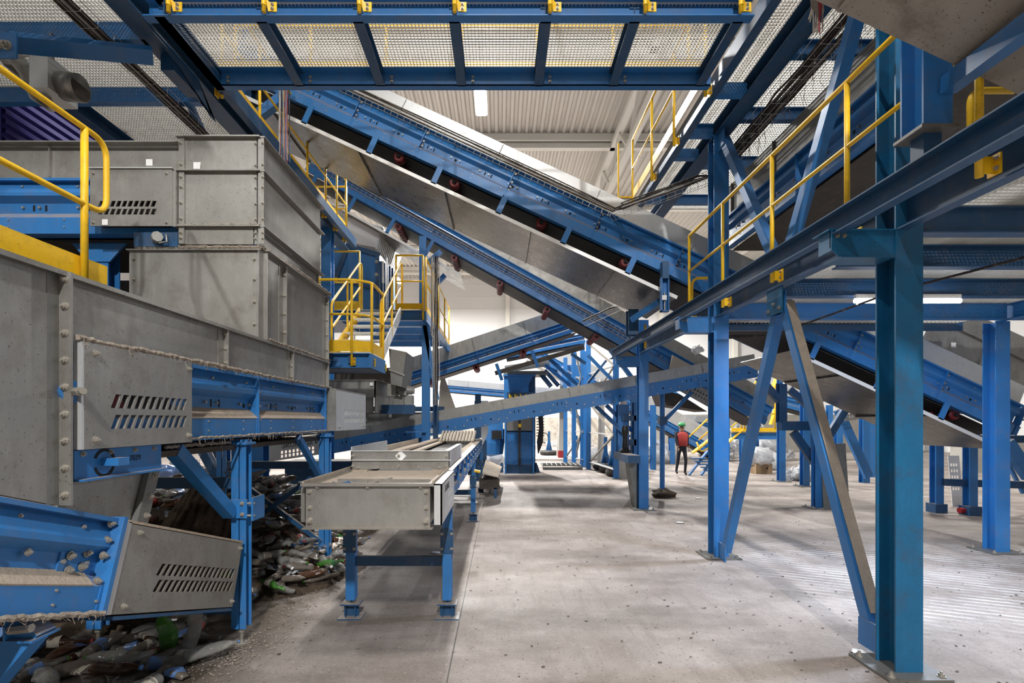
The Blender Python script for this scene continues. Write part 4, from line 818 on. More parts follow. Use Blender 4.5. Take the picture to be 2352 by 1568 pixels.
brace('blue box brace from the left conveyor to the front leg clamp',(-2.22,3.42,1.66),(-2.2,4.1,1.10),.09,.09,plates=False)
brace('blue knee brace at the second left leg frame',(-2.15,5.35,1.68),(-2.13,6.0,1.15),.06,.06,plates=False)
brace('dark blue inner brace behind the left conveyor',at(465,1030,6.2),at(520,1130,6.2),.1,.1,'bluedeepshade',plates=False); brace('second dark blue inner brace behind the left conveyor',at(500,1030,7),at(545,1130,7),.12,.1,'bluedeepshade',plates=False)
# lint on ledges
def lint(label,path,w=.04,n=60,hang=.05):
    mb=MB(); P=[V(p) for p in path]
    for i in range(len(P)-1):
        d=P[i+1]-P[i]; k=int(d.length/.022)+1; ring=[]
        pts=[P[i]+d*(j/k)+V(random.uniform(-.004,.004),0,random.uniform(-.004,.008)) for j in range(k+1)]
        mb.tube(pts,w*.3,6)
        for j in range(int(n*d.length)):
            q=P[i]+d*random.random()+V(random.uniform(-w,w)*.4,random.uniform(-w,w)*.4,0)
            e=q+V(random.uniform(-.02,.02),random.uniform(-.03,.03),random.uniform(-hang,.015)); mb.tube([q,(q+e)/2+V(random.uniform(-.01,.01),random.uniform(-.01,.01),.006),e],.0016,3,False)
        for j in range(int(18*d.length)):
            q=P[i]+d*random.random(); r=random.uniform(.3,.8)*w*.5; mb.lathe([(r*.3,-r*.5),(r,0),(r*.4,r*.5)],q,V(random.uniform(-1,1),random.uniform(-1,1),1),6)
    solo('lint_deposit',mb,M['lint'],label,'lint',kind='stuff')
lint('fluffy grey lint along the top edge of the slotted cover',[(-2.07,2.46,2.262),(-2.07,3.4,2.262),(-2.09,4.3,2.26)],.05,90)
lint('thin lint line on the blue conveyor top flange',[(-2.10,4.3,2.26),(-2.10,6.25,2.26)],.035,50)
lint('lint on the rim of the lower hopper',[(-2.09,4.55,2.59),(-2.09,6.15,2.59)],.035,50)
lint('thick lint roll round the rim of the middle hopper',[(-3.25,4.48,3.40),(-2.12,4.48,3.40),(-2.09,5.3,3.40),(-2.08,6.15,3.40)],.06,60,.03)
lint('lint on the lower flange of the top hopper',[(-2.84,4.44,3.585),(-2.12,4.44,3.585)],.03,50,.02)
lint('rusty lint heap on the bottom flange of the nearest conveyor',[F5.p(.9,.02,.01),F5.p(1.5,.03,.01)],.05,80)
lint('lint clumps on the lower flange of the left conveyor',[(-2.10,3.4,1.735),(-2.10,4.4,1.735),(-2.10,6.2,1.735)],.03,45)
lint('dusty threads hanging from the left conveyor belly',[(-2.2,3.3,1.68),(-2.2,4.1,1.68)],.04,16,.22)
# left dirty cable trays under the grating
def dirty_tray(label,path,nc=9,w=.2):
    t=wire_tray(label,path,w,Z_,3,.2); P=[V(p) for p in path]
    for c in range(nc):
        pts=[]
        for i in range(len(P)-1):
            for k in range(8): pts.append(P[i]+(P[i+1]-P[i])*(k/8)+V(w*(-.5+c/nc)+random.uniform(-.01,.01),0,.02+random.uniform(-.006,.03)))
        pts.append(P[-1]+V(w*(-.5+c/nc),0,.02)); mb=MB(); mb.tube(pts,.013,5,False); part(t,'cable',mb,M['cable'])
dirty_tray('dirt-caked cable tray slung below the left grating field',[(-3.92,2.0,5.60),(-3.92,7.6,5.60)],9,.16)
dirty_tray('matted dirty cable tray slanting down beside the right side grating',[(3.24,2.9,5.56),(3.24,5.2,5.52),(3.24,7.2,5.5)],10,.24)
mb=MB()
for k in range(70):
    y=random.uniform(3.2,6.9); x=3.24+random.uniform(-.14,.14); z=5.50; mb.tube([(x,y,z),(x+random.uniform(-.03,.03),y,z-random.uniform(.04,.12)),(x+random.uniform(-.05,.05),y,z-random.uniform(.1,.28))],.003,3,False)
solo('hanging_fibres',mb,M['lint'],'dirty fibres hanging from the right cable tray','fibres',kind='stuff')
# vertical cable bundle
t=top('cable_bundle','vertical bundle of grey and red cables beside the yellow posts','cables',at(651,385,7.3))
for k in range(15):
    px=641+k*1.7; a=at(px,140,7.3+.01*(k%3)); b=at(px+random.uniform(-2,2),372+random.uniform(-6,8),7.3); m_=[M['wire_grey'],M['wire_grey'],M['wire_red'],M['cable'],M['wire_blue']][k%5]
    mb=MB(); mb.tube([a,a*.6+b*.4+V(random.uniform(-.01,.01),0,0),b],.007,5); part(t,'cable',mb,m_)
# ================================================================== CENTRE LANDINGS AND STAIRS
t=top('landing','lower blue landing with yellow kick plates beside the hopper stack','landing',(-2.4,8,2.7))
mb=MB(); mb.chan((-3.3,7.6,2.76),(-1.97,7.6,2.76),.1,.22,Z_,1); part(t,'front_beam',mb,M['blue']); mb=MB(); mb.box(-1.99,-1.95,7.6,8.55,2.65,2.87); part(t,'side_beam',mb,M['blue']); one(t,'rear_beam',M['bluedeepshade'],'box',-3.3,-1.97,8.5,8.56,2.65,2.87)
for x in (-3.0,-2.6,-2.3): one(t,'joist',M['bluedeepshade'],'box',x,x+.06,7.6,8.5,2.72,2.86)
part(t,'grating',grating(-3.3,-1.97,7.62,8.52,2.87,.045,.06),M['steelgrate']); one(t,'soffit_plate',M['bluedeepshade'],'box',-3.3,-1.97,7.6,8.55,2.65,2.66)
railing('yellow railing of the lower landing, corner rounded',[(-3.25,7.58,2.9),(-2.24,7.58,2.9),(-1.98,7.75,2.9),(-1.98,8.5,2.9)],brk=(.02,.03,0),kh=.17,H=1.08)
def stair(label,x0,x1,y0,z0,y1,z1,n,rail=True,grp=None):
    t=top('yellow_stair',label,'stairs',((x0+x1)/2,y0,z0))
    for x in (x0,x1): mb=MB(); mb.bar((x,y0,z0),(x,y1,z1),.03,.2); part(t,'stringer',mb,M['yellow'] if x==x0 else M['galvlight'])
    for i in range(n):
        f=(i+.7)/n; y=y0+(y1-y0)*f; z=z0+(z1-z0)*f; part(t,'tread',grating(x0,x1,y-.12,y+.12,z,.04,.05,.035,.004),M['steelgrate'])
    if rail:
        for x in (x0,x1):
            a=V(x,y0,z0);b=V(x,y1,z1); mb=MB(); mb.tube(bend([a+V(0,-.05,.1),a+V(0,-.05,.9),b+V(0,0,1.0),b+V(0,.15,1.0),b+V(0,.15,.0)],.1),.021,8); part(t,'handrail',mb,M['yellow'],smooth=True)
            mb=MB(); mb.tube([a+V(0,0,.5),b+V(0,0,.5)],.018,8); part(t,'mid_rail',mb,M['yellow']); c=(a+b)/2; mb=MB(); mb.tube([c+V(0,0,-.05),c+V(0,0,.95)],.02,8); part(t,'post',mb,M['yellow'])
    return t
stair('grated stair flight with yellow handrails between the two landings',-2.85,-2.02,8.55,2.95,10.2,4.05,6)
t=top('landing','upper blue landing with yellow kick plate on the slim column','landing',(-2.3,12,3.9))
mb=MB(); mb.chan((-3.35,10.3,4.0),(-1.56,10.3,4.0),.1,.2,Z_,1); part(t,'front_beam',mb,M['blue']); mb=MB(); mb.box(-1.6,-1.52,10.3,15.2,3.9,4.1); part(t,'side_beam',mb,M['blue'])
for y in (11,12,13,14): one(t,'joist',M['blue'],'box',-3.35,-1.6,y,y+.08,3.92,4.08)
part(t,'grating',grating(-3.35,-1.56,10.3,15.2,4.1,.05,.1),M['steelgrate'])
mb=MB(); mb.box(-2.0,-1.58,10.62,10.75,1.6,1.62); mb.bar((-1.62,10.8,3.9),(-1.35,10.8,2.3),.08,.1,Y_); part(t,'knee_plate',mb,M['blue'])
railing('yellow railing of the upper landing, front bay with rounded corners',[(-2.13,10.28,4.13),(-1.58,10.28,4.13)],H=1.1,brk=(.01,.02,0),kh=.12)
railing('yellow railing of the upper landing running away on its right side',[(-1.54,10.4,4.13),(-1.54,11.4,4.13),(-1.54,12.5,4.13),(-1.54,13.9,4.13),(-1.54,15.1,4.13)],H=1.1,brk=(.03,0,0),kh=.12)
one(t,'side_deck',M['bluedeepshade'],'box',-4.0,-3.36,10.5,12,3.95,4.12)
railing('yellow railing at the rear left of the upper landing, worn on top',[(-3.95,10.9,4.12),(-3.05,10.9,4.12)],H=1.4,kh=.2,kz=.12)
# ladder-like cable riser
wire_tray('vertical wire cable riser beside the upper landing column',[at(1001,590,10.2),at(1001,930,10.2)],.14,Y_,6,.12)
mb=MB(); mb.tube([at(992,590,10.4),at(992,770,10.4),at(1003,780,10.4)],.02,6); solo('conduit_pipe',mb,M['wire_grey'],'thin grey conduit beside the cable riser','pipe')
one_=MB(); one_.box(-1.50,-1.40,11.2,11.35,0,3.9); solo('sheathed_post',one_,M['bluedeepshade'],'post wrapped in dark blue sheeting right of the slim column','post')
mb=MB(); mb.loops([at(1012,868,13.4),at(1022,868,13.4),at(1052,952,13.4),at(1005,955,13.4)],[at(1012,868,14.2),at(1022,868,14.2),at(1052,952,14.2),at(1005,955,14.2)]); solo('canvas_chute',mb,M['canvas'],'beige canvas chute hanging behind the slim column','chute')
# ================================================================== CABIN AND HOOD
t=top('drum_housing','big blue machine housing with red corner behind the landings','machine',(-3.7,14,0))
A=[at(750,575,13),at(790,560,13),at(872,583,13),at(872,735,13),at(750,735,13)]
mb=MB(); mb.loops(A,[q+V(0,2.2,0) for q in A]); part(t,'shell',mb,M['blue'])
mb=MB(); mb.bar(at(795,563,12.97),at(872,586,12.97),.06,.12); mb.bar(at(868,583,12.95),at(868,735,12.95),.1,.06,Y_); mb.bar(at(765,640,12.96),at(868,666,12.96),.05,.05); mb.bar(at(795,575,12.96),at(770,640,12.96),.12,.04,Y_); part(t,'frame_rib',mb,M['bluedeepshade'])
mb=MB(); mb.loops([at(776,560,12.9),at(790,556,12.9),at(786,575,12.9)],[at(776,560,12.94),at(790,556,12.94),at(786,575,12.94)]); part(t,'red_corner',mb,M['red'])
p=at(772,643,12.9); mb=MB(); mb.box(p.x-.05,p.x+.05,12.85,12.93,p.z-.05,p.z+.05); sw=part(t,'switch_box',mb,M['yellow']); one(sw,'knob',M['red'],'cyl',(p.x,12.85,p.z),(p.x,12.82,p.z),.02,10)
for k in range(3): q=at(865,601+k*29,12.92); bolt_at(t,q,-Y_,.03)
A=[at(874,588,13.1),at(908,610,14.5),at(908,735,14.5),at(874,735,13.1)]
mb=MB()
for k in range(5): a=at(877+k*6,600+k*4,13.1+k*.25); b=at(877+k*6,735,13.1+k*.25); mb.bar(a,b,.07,.05,Y_)
part(t,'hydraulic_pipes',mb,M['bluedeepshade']); mb=MB(); mb.bar(at(880,600,13),at(880,650,13),.05,.03,Y_); mb.bar(at(888,590,13.2),at(888,730,13.2),.03,.03,Y_); part(t,'guide_rod',mb,M['galvlight'])
t=top('white_hood','white ventilation hood with fine ribbed side over the blue housing','hood',at(850,560,13.5))
A=[at(778,492,13.4),at(878,521,13.4),at(862,568,13.4),at(778,552,13.4)]
mb=MB(); mb.loops(A,[q+V(0,1.6,0) for q in A]); part(t,'front_box',mb,M['white'])
mb=MB(); a0=at(876,521,13.4);a1=at(864,572,13.4);b0=at(919,588,15);b1=at(908,618,15)
for k in range(15):
    f=k/14.; mb.bar(a0.lerp(b0,f),a1.lerp(b1,f),.05,.03,Y_)
part(t,'ribbed_side',mb,M['galvlight'])
mb=MB(); mb.loops([at(875,521,13.5),at(920,590,15),at(908,625,15),at(862,572,13.5)],[at(880,521,14.5),at(922,590,15.5),at(910,625,15.5),at(866,572,14.5)]); part(t,'side_panel',mb,M['white'])
# ================================================================== LEFT FAR MACHINES
t=top('gearbox_feeder','grey steel feeder box with two dusty gear motors behind the left machine','feeder',(-2.9,10,1.9))
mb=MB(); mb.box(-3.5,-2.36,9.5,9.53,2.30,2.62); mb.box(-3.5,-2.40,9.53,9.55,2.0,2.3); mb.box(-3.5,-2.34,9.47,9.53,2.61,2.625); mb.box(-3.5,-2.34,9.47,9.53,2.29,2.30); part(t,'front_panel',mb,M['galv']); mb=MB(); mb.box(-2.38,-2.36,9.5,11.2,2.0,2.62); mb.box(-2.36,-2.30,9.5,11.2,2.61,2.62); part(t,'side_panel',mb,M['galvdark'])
mb=MB(); p=at(905,896,9.9); mb.box(p.x-.12,p.x+.05,9.8,10.1,p.z-.12,p.z+.12); mb.cyl(p+V(.05,.1,.03),p+V(.34,.1,.0),.085,16); mb.box(p.x+.1,p.x+.25,9.85,10.1,p.z-.1,p.z-.02); mb.cyl(p+V(.34,.1,0),p+V(.38,.1,0),.07,16); part(t,'gear_motor',mb,M['motor'],smooth=False)
mb=MB(); p=at(925,918,10); mb.box(p.x-.15,p.x+.04,9.9,10.2,p.z-.1,p.z+.08); mb.box(p.x+.05,p.x+.2,9.9,10.15,p.z-.1,p.z+.09); part(t,'gear_motor',mb,M['motor']); one(t,'base',M['bluedeepshade'],'box',p.x-.4,p.x+.2,9.9,10.3,p.z-.28,p.z-.1)
mb=MB(); c=at(853,882,9.46); mb.box(c.x-.03,c.x+.03,9.46,9.465,c.z-.03,c.z+.03); part(t,'sticker',mb,M['sticker'])
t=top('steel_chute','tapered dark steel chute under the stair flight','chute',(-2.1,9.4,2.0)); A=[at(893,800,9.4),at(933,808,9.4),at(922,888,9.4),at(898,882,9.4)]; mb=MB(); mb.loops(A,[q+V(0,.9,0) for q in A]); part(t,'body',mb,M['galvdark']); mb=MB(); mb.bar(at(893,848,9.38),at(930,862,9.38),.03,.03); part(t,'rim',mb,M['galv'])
t=top('skirt_conveyor','grey skirted low conveyor with white stickers behind the ramp','conveyor',(-2.7,12.4,1.2)); mb=MB(); mb.box(-4.5,-1.9,12.35,12.38,1.52,2.05); mb.box(-4.5,-1.9,12.30,12.38,2.04,2.06); part(t,'skirt',mb,M['galvdark']); mb=MB(); mb.box(-4.5,-1.4,12.38,12.6,2.08,2.2); part(t,'rear_rail',mb,M['bluedeepshade']); mb=MB(); mb.box(-4.5,-1.9,12.3,12.5,1.15,1.52); part(t,'frame',mb,M['blue'])
for px,py in ((839,964),(897,955)): c=at(px,py,12.34); one(t,'sticker',M['sticker'],'box',c.x-.04,c.x+.04,12.335,12.345,c.z-.04,c.z+.04)
# lettered cover
t=top('lettered_cover','grey slotted cover lettered ЭКОМАШГРУПП behind the second leg frame','cover',at(668,1060,9.0)); o=at(617,1060,9.0); vent_plate(t,o,V(1,0,.14),Z_,1.05,.36,[.04,.11],.22,.85,9,0,mats='galvlight',rh=.05); text(t,'ЭКОМАШГРУПП',o+V(.23,-.004,.235),(math.pi/2,-math.atan(.14),0),.115,M['black'])
text(TC,'ЭКОМАШ',(-.438,4.0,1.29),(math.pi/2,0,math.pi/2),.07,M['black'],.0006)
mb=MB(); mb.ibeam(at(640,1075,8.9),at(640,1160,8.9),.1,.1,Y_); mb=MB(); mb.box(-3.9,-2.6,9.1,9.6,.7,1.12); solo('conveyor_tail',mb,M['bluedeepshade'],'dark blue conveyor tail under the lettered cover','conveyor tail')
# ================================================================== BALER
t=top('baler_press','blue vertical baler press with wire-mesh door and yellow knobs','press',(.68,17.8,0))
mb=MB(); mb.box(.17,1.25,17.9,19,0,3.45); part(t,'body',mb,M['bluedeepshade'])
mb=MB(); mb.loops([(.13,17.7,3.42),(1.15,17.7,3.42),(1.0,17.7,3.1),(1.0,17.7,2.5),(.13,17.7,2.5)],[(.13,18.2,3.42),(1.15,18.2,3.42),(1.0,18.2,3.1),(1.0,18.2,2.5),(.13,18.2,2.5)]); mb.box(.10,1.25,17.65,18.2,3.42,3.47); part(t,'head_plate',mb,M['blue'])
mb=MB(); mb.box(.23,1.22,17.55,17.7,2.52,2.85); pn=part(t,'control_beam',mb,M['bluedeepshade'])
for k in range(5): x=.36+.19*k; mb=MB(); mb.loops([V(x-.05,17.54,2.66),V(x+.05,17.54,2.62),V(x+.06,17.54,2.74),V(x,17.54,2.70),V(x-.02,17.54,2.78),V(x-.06,17.54,2.76)],[V(x-.05,17.5,2.66),V(x+.05,17.5,2.62),V(x+.06,17.5,2.74),V(x,17.5,2.70),V(x-.02,17.5,2.78),V(x-.06,17.5,2.76)]); part(pn,'knob',mb,M['yellow'])
for x in (.15,1.13): one(t,'guide_post',M['blue'],'box',x,x+.06,17.5,17.62,0,2.5)
mb=MB()
for i in range(15): x=.24+i*.062; mb.box(x-.004,x+.004,17.52,17.53,.35,1.42)
for i in range(18): z=.35+i*.063; mb.box(.22,1.12,17.52,17.53,z-.004,z+.004)
part(t,'mesh_door',mb,M['blue']); one(t,'door_panel',M['blue'],'box',.22,1.12,17.62,17.64,.3,1.45); one(t,'upper_panel',M['galvdark'],'box',.22,1.12,17.58,17.66,1.5,2.45); one(t,'ram_bar',M['black'],'box',.63,.71,17.46,17.52,.3,1.9)
one(t,'yellow_label',M['yellow'],'box',.63,.73,17.44,17.455,1.62,1.74); one(t,'lower_skirt',M['bluedeepshade'],'box',.2,1.12,17.6,17.9,0,.28)
mb=MB(); mb.loops([(-.1,17.9,0),(.12,17.9,0),(.1,17.9,.35),(.02,17.9,.35)],[(-.1,18,0),(.12,18,0),(.1,18,.35),(.02,18,.35)]); mb.loops([(1.2,17.9,0),(1.42,17.9,0),(1.3,17.9,.35),(1.22,17.9,.35)],[(1.2,18,0),(1.42,18,0),(1.3,18,.35),(1.22,18,.35)]); part(t,'gusset_foot',mb,M['bluedeepshade'])
mb=MB()
for k in range(7): mb.tube([(1.3+.03*k,17.7,2.5-.05*k),(1.38+.02*k,17.6,1.6),(1.3+.03*k,17.6,1.1),(1.34,17.7,.7)],.02,6)
for k in range(12): mb.box(1.28,1.55,17.7,17.8,1.3+.1*k,1.33+.1*k)
part(t,'hose_rack',mb,M['black']); mb=MB(); mb.tube([V(1.55+.13*math.cos(a),17.6,1.25+.17*math.sin(a)) for a in [k*.5 for k in range(11)]],.015,6); part(t,'hose_loop',mb,M['black'])
mb=MB(); mb.lathe([(.0,0),(.45,.1),(.5,.5),(.5,1.0)],(-.35,18.2,.55),Z_,16); mb.box(-.45,.1,17.8,18.5,1.2,2.4); part(t,'oil_tank',mb,M['blue']); one(t,'side_motor',M['black'],'box',-.3,.05,17.7,18,1.2,1.5)
t=top('control_cabinet','pale grey electric cabinet hung left of the baler press','cabinet',(-.58,16.5,1)); mb=MB(); mb.loops([(-.85,16.4,1.15),(-.62,16.4,.95),(-.4,16.4,1.45),(-.4,16.4,2.5),(-.85,16.4,2.5)],[(-.85,16.8,1.15),(-.62,16.8,.95),(-.4,16.8,1.45),(-.4,16.8,2.5),(-.85,16.8,2.5)]); part(t,'box',mb,M['galvlight']); one(t,'stand',M['bluedeepshade'],'box',-.6,-.45,16.6,16.7,0,1.2)
mb=MB()
for k in range(5): mb.tube([(1.6,19+.25*k,.14),(3.1,19.2+.25*k,.14)],.02,5)
for k in range(9): mb.tube([(1.6+.18*k,18.9,.16),(1.65+.18*k,20.2,.16)],.02,5)
mb.box(1.6,3.1,18.9,18.95,.0,.1); solo('steel_grille',mb,M['galvdark'],'rusty steel grille lying on the floor right of the press','grille')
mb=MB()
for k in range(5): mb.tube([(-1.1,17.2+.25*k,.2),(-.1,17.2+.25*k,.2)],.025,5)
mb.box(-1.1,-.1,17.1,17.15,0,.18); solo('steel_grille',mb,M['rubberbrown'],'rusty steel rack on the floor left of the press','grille')
# ================================================================== TOWERS, FAR POSTS
def tower(label,x,y,w,d,z1,mt='blue'):
    t=top('lattice_tower',label,'support tower',(x+w/2,y,0))
    for (a,b) in ((x,y),(x+w,y-d),): mb=MB(); mb.chan((a,b,.02),(a,b,z1),.16,.16,Y_); part(t,'leg',mb,M[mt]); one(t,'foot',M['galvdark'],'box',a-.15,a+.15,b-.15,b+.15,0,.02)
    z=.3; f=1
    while z<z1-1.2:
        p,q=V(x+.05,y,z),V(x+w-.05,y-d,z+1.1)
        if f<0: p,q=V(x+.05,y,z+1.1),V(x+w-.05,y-d,z)
        mb=MB(); mb.bar(p,q,.06,.05); part(t,'lacing',mb,M['galv']); mb=MB(); mb.bar(V(x+.05,y,z),V(x+w-.05,y-d,z),.1,.03); part(t,'cross_bar',mb,M['galvlight']); z+=1.1; f=-f
    return t
tower('left blue lattice tower of crossed braces beyond the ramp',2.85,22,.52,2,4.6); tower('right blue lattice tower with angled braces beyond the ramp',3.33,19,-.25+.6,3,4.9)
tower('slender blue tower behind the second conveyor, between the other two',3.0,20.5,.3,.3,5.)
brace('steep dark blue brace left of the lattice towers, first',at(1241,857,18),at(1266,888,18),.16,.1,'bluedeepshade',plates=False); brace('steep dark blue brace left of the lattice towers, second',at(1251,850,18),at(1283,886,18),.14,.1,'bluedeepshade',plates=False)
brace('blue brace running down to the lattice tower, upper',at(1262,824,17.5),at(1326,884,17.5),.12,.1,plates=False); brace('blue brace running down to the lattice tower, lower',at(1252,838,17.8),at(1310,886,17.8),.12,.1,plates=False)
brace('blue brace leaning left onto the ramp beneath the second conveyor',at(1402,803,12.9),at(1450,866,12.9),.11,.1,plates=False)
brace('thin grey-lit brace from the towers up to the second conveyor',at(1350,815,16),at(1405,872,16),.1,.08,plates=False)
brace('thin dark brace between the towers and the second conveyor',at(1312,812,16.5),at(1345,835,16.5),.1,.08,'bluedeepshade',plates=False)
brace('crossing brace between the two lattice towers',at(1350,880,17),at(1392,828,17),.08,.08,'bluedeepshade',plates=False)
def tyre_post(label,px,yb,yt,Y):
    x=at(px,0,Y).x; t=top('tyre_bollard',label,'bollard',(x,Y,0)); mb=MB(); N=20
    prof=[(.28,.0),(.46,.03),(.5,.13),(.46,.24),(.28,.26),(.26,.13)]
    mb.grid(lambda u,v:(x+prof_r(prof,v)[0]*math.cos(2*math.pi*u),Y+prof_r(prof,v)[0]*math.sin(2*math.pi*u),prof_r(prof,v)[1]),N,6); part(t,'tyre',mb,M['rubber'],smooth=True)
    mb=MB(); h=EYE+(965-yt)/1155*Y; mb.loops([(x-.2,Y-.02,.1),(x+.2,Y-.02,.1),(x+.07,Y-.02,.7),(x+.06,Y-.02,h),(x-.06,Y-.02,h),(x-.07,Y-.02,.7)],[(x-.2,Y+.05,.1),(x+.2,Y+.05,.1),(x+.07,Y+.05,.7),(x+.06,Y+.05,h),(x-.06,Y+.05,h),(x-.07,Y+.05,.7)]); part(t,'post',mb,M['blue'])
    mb=MB(); mb.box(x-.02,x+.02,Y-.25,Y+.25,.05,.5); part(t,'fin',mb,M['bluedeepshade'])
def prof_r(p,v):
    k=v*len(p); i=int(k)%len(p); j=(i+1)%len(p); f=k-int(k); return (p[i][0]*(1-f)+p[j][0]*f,p[i][1]*(1-f)+p[j][1]*f)
tyre_post('blue flared bollard set in a tyre near the end wall',1261,1045,990,27); tyre_post('left blue flared bollard in a tyre beside the column',1391,1080,1003,19); tyre_post('middle blue flared bollard in a tyre beside the column',1408,1085,1006,18); tyre_post('right blue flared bollard in a tyre, cut by the column',1425,1100,1015,16.8)
for lb,px,w_,yt,Y in (('tall pale concrete post, red-painted at its foot, beyond the aisle',1290,.3,865,25),('short pale concrete post beside the taller one',1284,.22,1000,26),('tall concrete post behind the ramp leg',1383,.3,870,21),('leaning concrete post beside the third column',1432,.35,900,16)):
    x=at(px,0,Y).x; h=EYE+(965-yt)/1155*Y; t=top('concrete_post',lb,'post',(x,Y,0)); mb=MB(); mb.loops([(x-w_/2,Y,0),(x+w_/2,Y,0),(x+w_/2,Y+.25,0),(x-w_/2,Y+.25,0)],[(x-w_/4,Y,h),(x+w_/4,Y,h),(x+w_/4,Y+.25,h),(x-w_/4,Y+.25,h)]); part(t,'shaft',mb,M['concrete'])
    if 'red' in lb: one(t,'red_band',M['red'],'box',x-w_/2-.01,x+w_/2+.01,Y-.01,Y+.26,.0,.35)
# guard by third column
t=top('bumper_guard','steel bumper shelf with tapered plate at the third column','guard',(2.75,10.9,0)); mb=MB(); mb.loops([(2.62,10.3,0.98),(2.87,10.3,.98),(2.87,11.6,.98),(2.62,11.6,.98)],[(2.62,10.3,1.14),(2.87,10.3,1.14),(2.87,11.6,1.14),(2.62,11.6,1.14)]); part(t,'shelf',mb,M['bluedeepshade']); mb=MB(); mb.loops([(2.70,10.55,.98),(2.87,10.55,.98),(2.87,10.55,.02),(2.84,10.55,.02)],[(2.70,10.9,.98),(2.87,10.9,.98),(2.87,10.9,.02),(2.84,10.9,.02)]); part(t,'tapered_plate',mb,M['galvdark'])
mb=MB(); mb.lathe([(.12,0),(.12,.04),(.07,.1),(.05,.3),(.08,.5),(.06,.6)],(2.78,11.2,1.14),Z_,10); part(t,'coil',mb,M['black'])
# ================================================================== RIGHT BACKGROUND
t=top('leaning_sheet','tall grey steel sheet leaning beside the dark blue column','sheet',(7.0,10.4,0)); A=[at(1893,1171,10.45),at(1952,1171,10.45),at(1942,1018,10.7),at(1884,1020,10.7)]; mb=MB(); mb.loops(A,[q+V(0,.02,0) for q in A]); part(t,'sheet',mb,M['galvdark'])
t=top('bracket_frame','dark blue bracketed beam between the angled braces','support frame',(6,11,2)); one(t,'beam',M['bluedeepshade'],'box',at(1790,0,11).x,at(1882,0,11).x,10.9,11.1,1.64,1.84); mb=MB(); mb.bar(at(1822,992,11),at(1880,1075,11),.16,.1,Y_); part(t,'knee',mb,M['bluedeepshade']); mb=MB(); mb.ibeam(at(1795,970,11),at(1795,880,11),.16,.16,Y_); part(t,'post',mb,M['bluedeepshade'])
mb=MB(); mb.bar(at(1880,1040,12),at(1950,925,12),.16,.1,Y_); part(t,'strut',mb,M['bluedeepshade'])
brace('pale blue knee brace with a hinge under the grey tray',at(1742,865,10.5),at(1790,920,10.5),.14,.1,'bluedeepshade',plates=False); brace('dark blue knee under the grey tray, right one',at(1812,893,11),at(1860,935,11),.14,.1,'bluedeepshade',plates=False)
brace('pale blue lattice strut with shadow stripes',at(1925,940,13.5),at(1995,1095,13.5),.22,.1,plates=False)
for lb,px,yb,yt in (('far blue post right of the leaning sheet',1985,1108,960),('far blue post behind the near column',2000,1095,950),('far blue post with a cross tie, between column and sheet',1925,1090,970)):
    Y=EYE*1155/(yb-965); x=at(px,0,Y).x; mb=MB(); mb.ibeam((x,Y,0),(x,Y,EYE+(965-yt)/1155*Y),.2,.2,Y_); solo('steel_post',mb,M['blue'],lb,'post')
t=top('grey_guard','small grey slotted guard under the right conveyor','guard',at(1952,960,12.8)); vent_plate(t,at(1940,967,12.8),V(1,0,.15),V(-.1,0,1),.5,.3,[.06,.16],.05,.4,5,.0,mats='galv',rh=.06)
# leg frame under right end of huge conveyor
t=T1
for x,y in ((8.85,10.2),(9.25,9.9),(8.9,8.3),(10.9,10.2)):
    mb=MB(); mb.ibeam((x,y,.18),(x,y,1.75),.16,.16,Y_); lg=part(t,'leg',mb,M['blue']); one(lg,'foot',M['bluedeepshade'],'box',x-.12,x+.12,y-.12,y+.12,0,.18)
for z in (1.5,.62): mb=MB(); mb.bar((8.9,10.1,z),(11.2,9.2,z),.05,.14); part(t,'rail',mb,M['bluedeepshade'])
mb=MB(); mb.bar((9.6,10.1,1.6),(9.3,10.1,.5),.06,.05,Y_); mb.bar((9.9,10.1,1.6),(10.5,10.1,.4),.06,.05,Y_); part(t,'cross_brace',mb,M['blue'])
t=top('slotted_panel','white slotted panel standing under the right conveyor','panel',(9.7,10.8,0)); A=at(2188,1162,10.9); vent_plate(t,A,V(1,0,0),V(-.09,0,1),.24,1.1,[.35,.48,.61,.74,.87],.03,.2,3,0,mats='white',rh=.06)
mb=MB(); mb.cyl(at(2203,1172,9.9),at(2262,1172,9.9),.055,14); t=solo('red_tube',mb,M['red'],'red tube lying on the floor at the right','tube')
mb=MB(); mb.cyl(at(2262,985,7.6),at(2300,1010,7.6),.05,10); 
brace('blue strut leaning right of the bright edge column',at(2312,1015,8.3),at(2365,1095,8.3),.2,.1,plates=False)
# wedge: bright edge column base strip etc.
# yellow stairs far right
def Pq(px,py,Y): return at(px,py,Y)
t=top('yellow_access_stair','distant yellow stair tower with platform behind the braces','stairs',(10,20,0)); Y0=20
def yt(path,r=.03,nm='rail'): mb=MB(); mb.tube(path,r,6); part(t,nm,mb,M['yellow'],smooth=True)
mb=MB(); mb.bar(Pq(1680,988,Y0),Pq(1792,988,Y0),.03,.2); part(t,'kick_plate',mb,M['yellow']); mb=MB(); mb.ibeam(Pq(1680,1000,Y0),Pq(1795,1000,Y0),.2,.3); part(t,'platform_beam',mb,M['blue'])
mb=MB(); mb.bar(Pq(1745,960,Y0),Pq(1785,868,Y0),.06,.3,Y_); part(t,'stringer',mb,M['yellow']); mb=MB(); mb.bar(Pq(1770,975,Y0+1),Pq(1800,880,Y0+1),.06,.2,Y_); part(t,'stringer',mb,M['yellow'])
mb=MB(); mb.bar(Pq(1590,1040,Y0-1),Pq(1660,985,Y0-1),.05,.25,Y_); part(t,'stringer',mb,M['yellow']); mb=MB(); mb.bar(Pq(1672,1015,Y0),Pq(1705,985,Y0),.05,.25,Y_); part(t,'stringer',mb,M['yellow'])
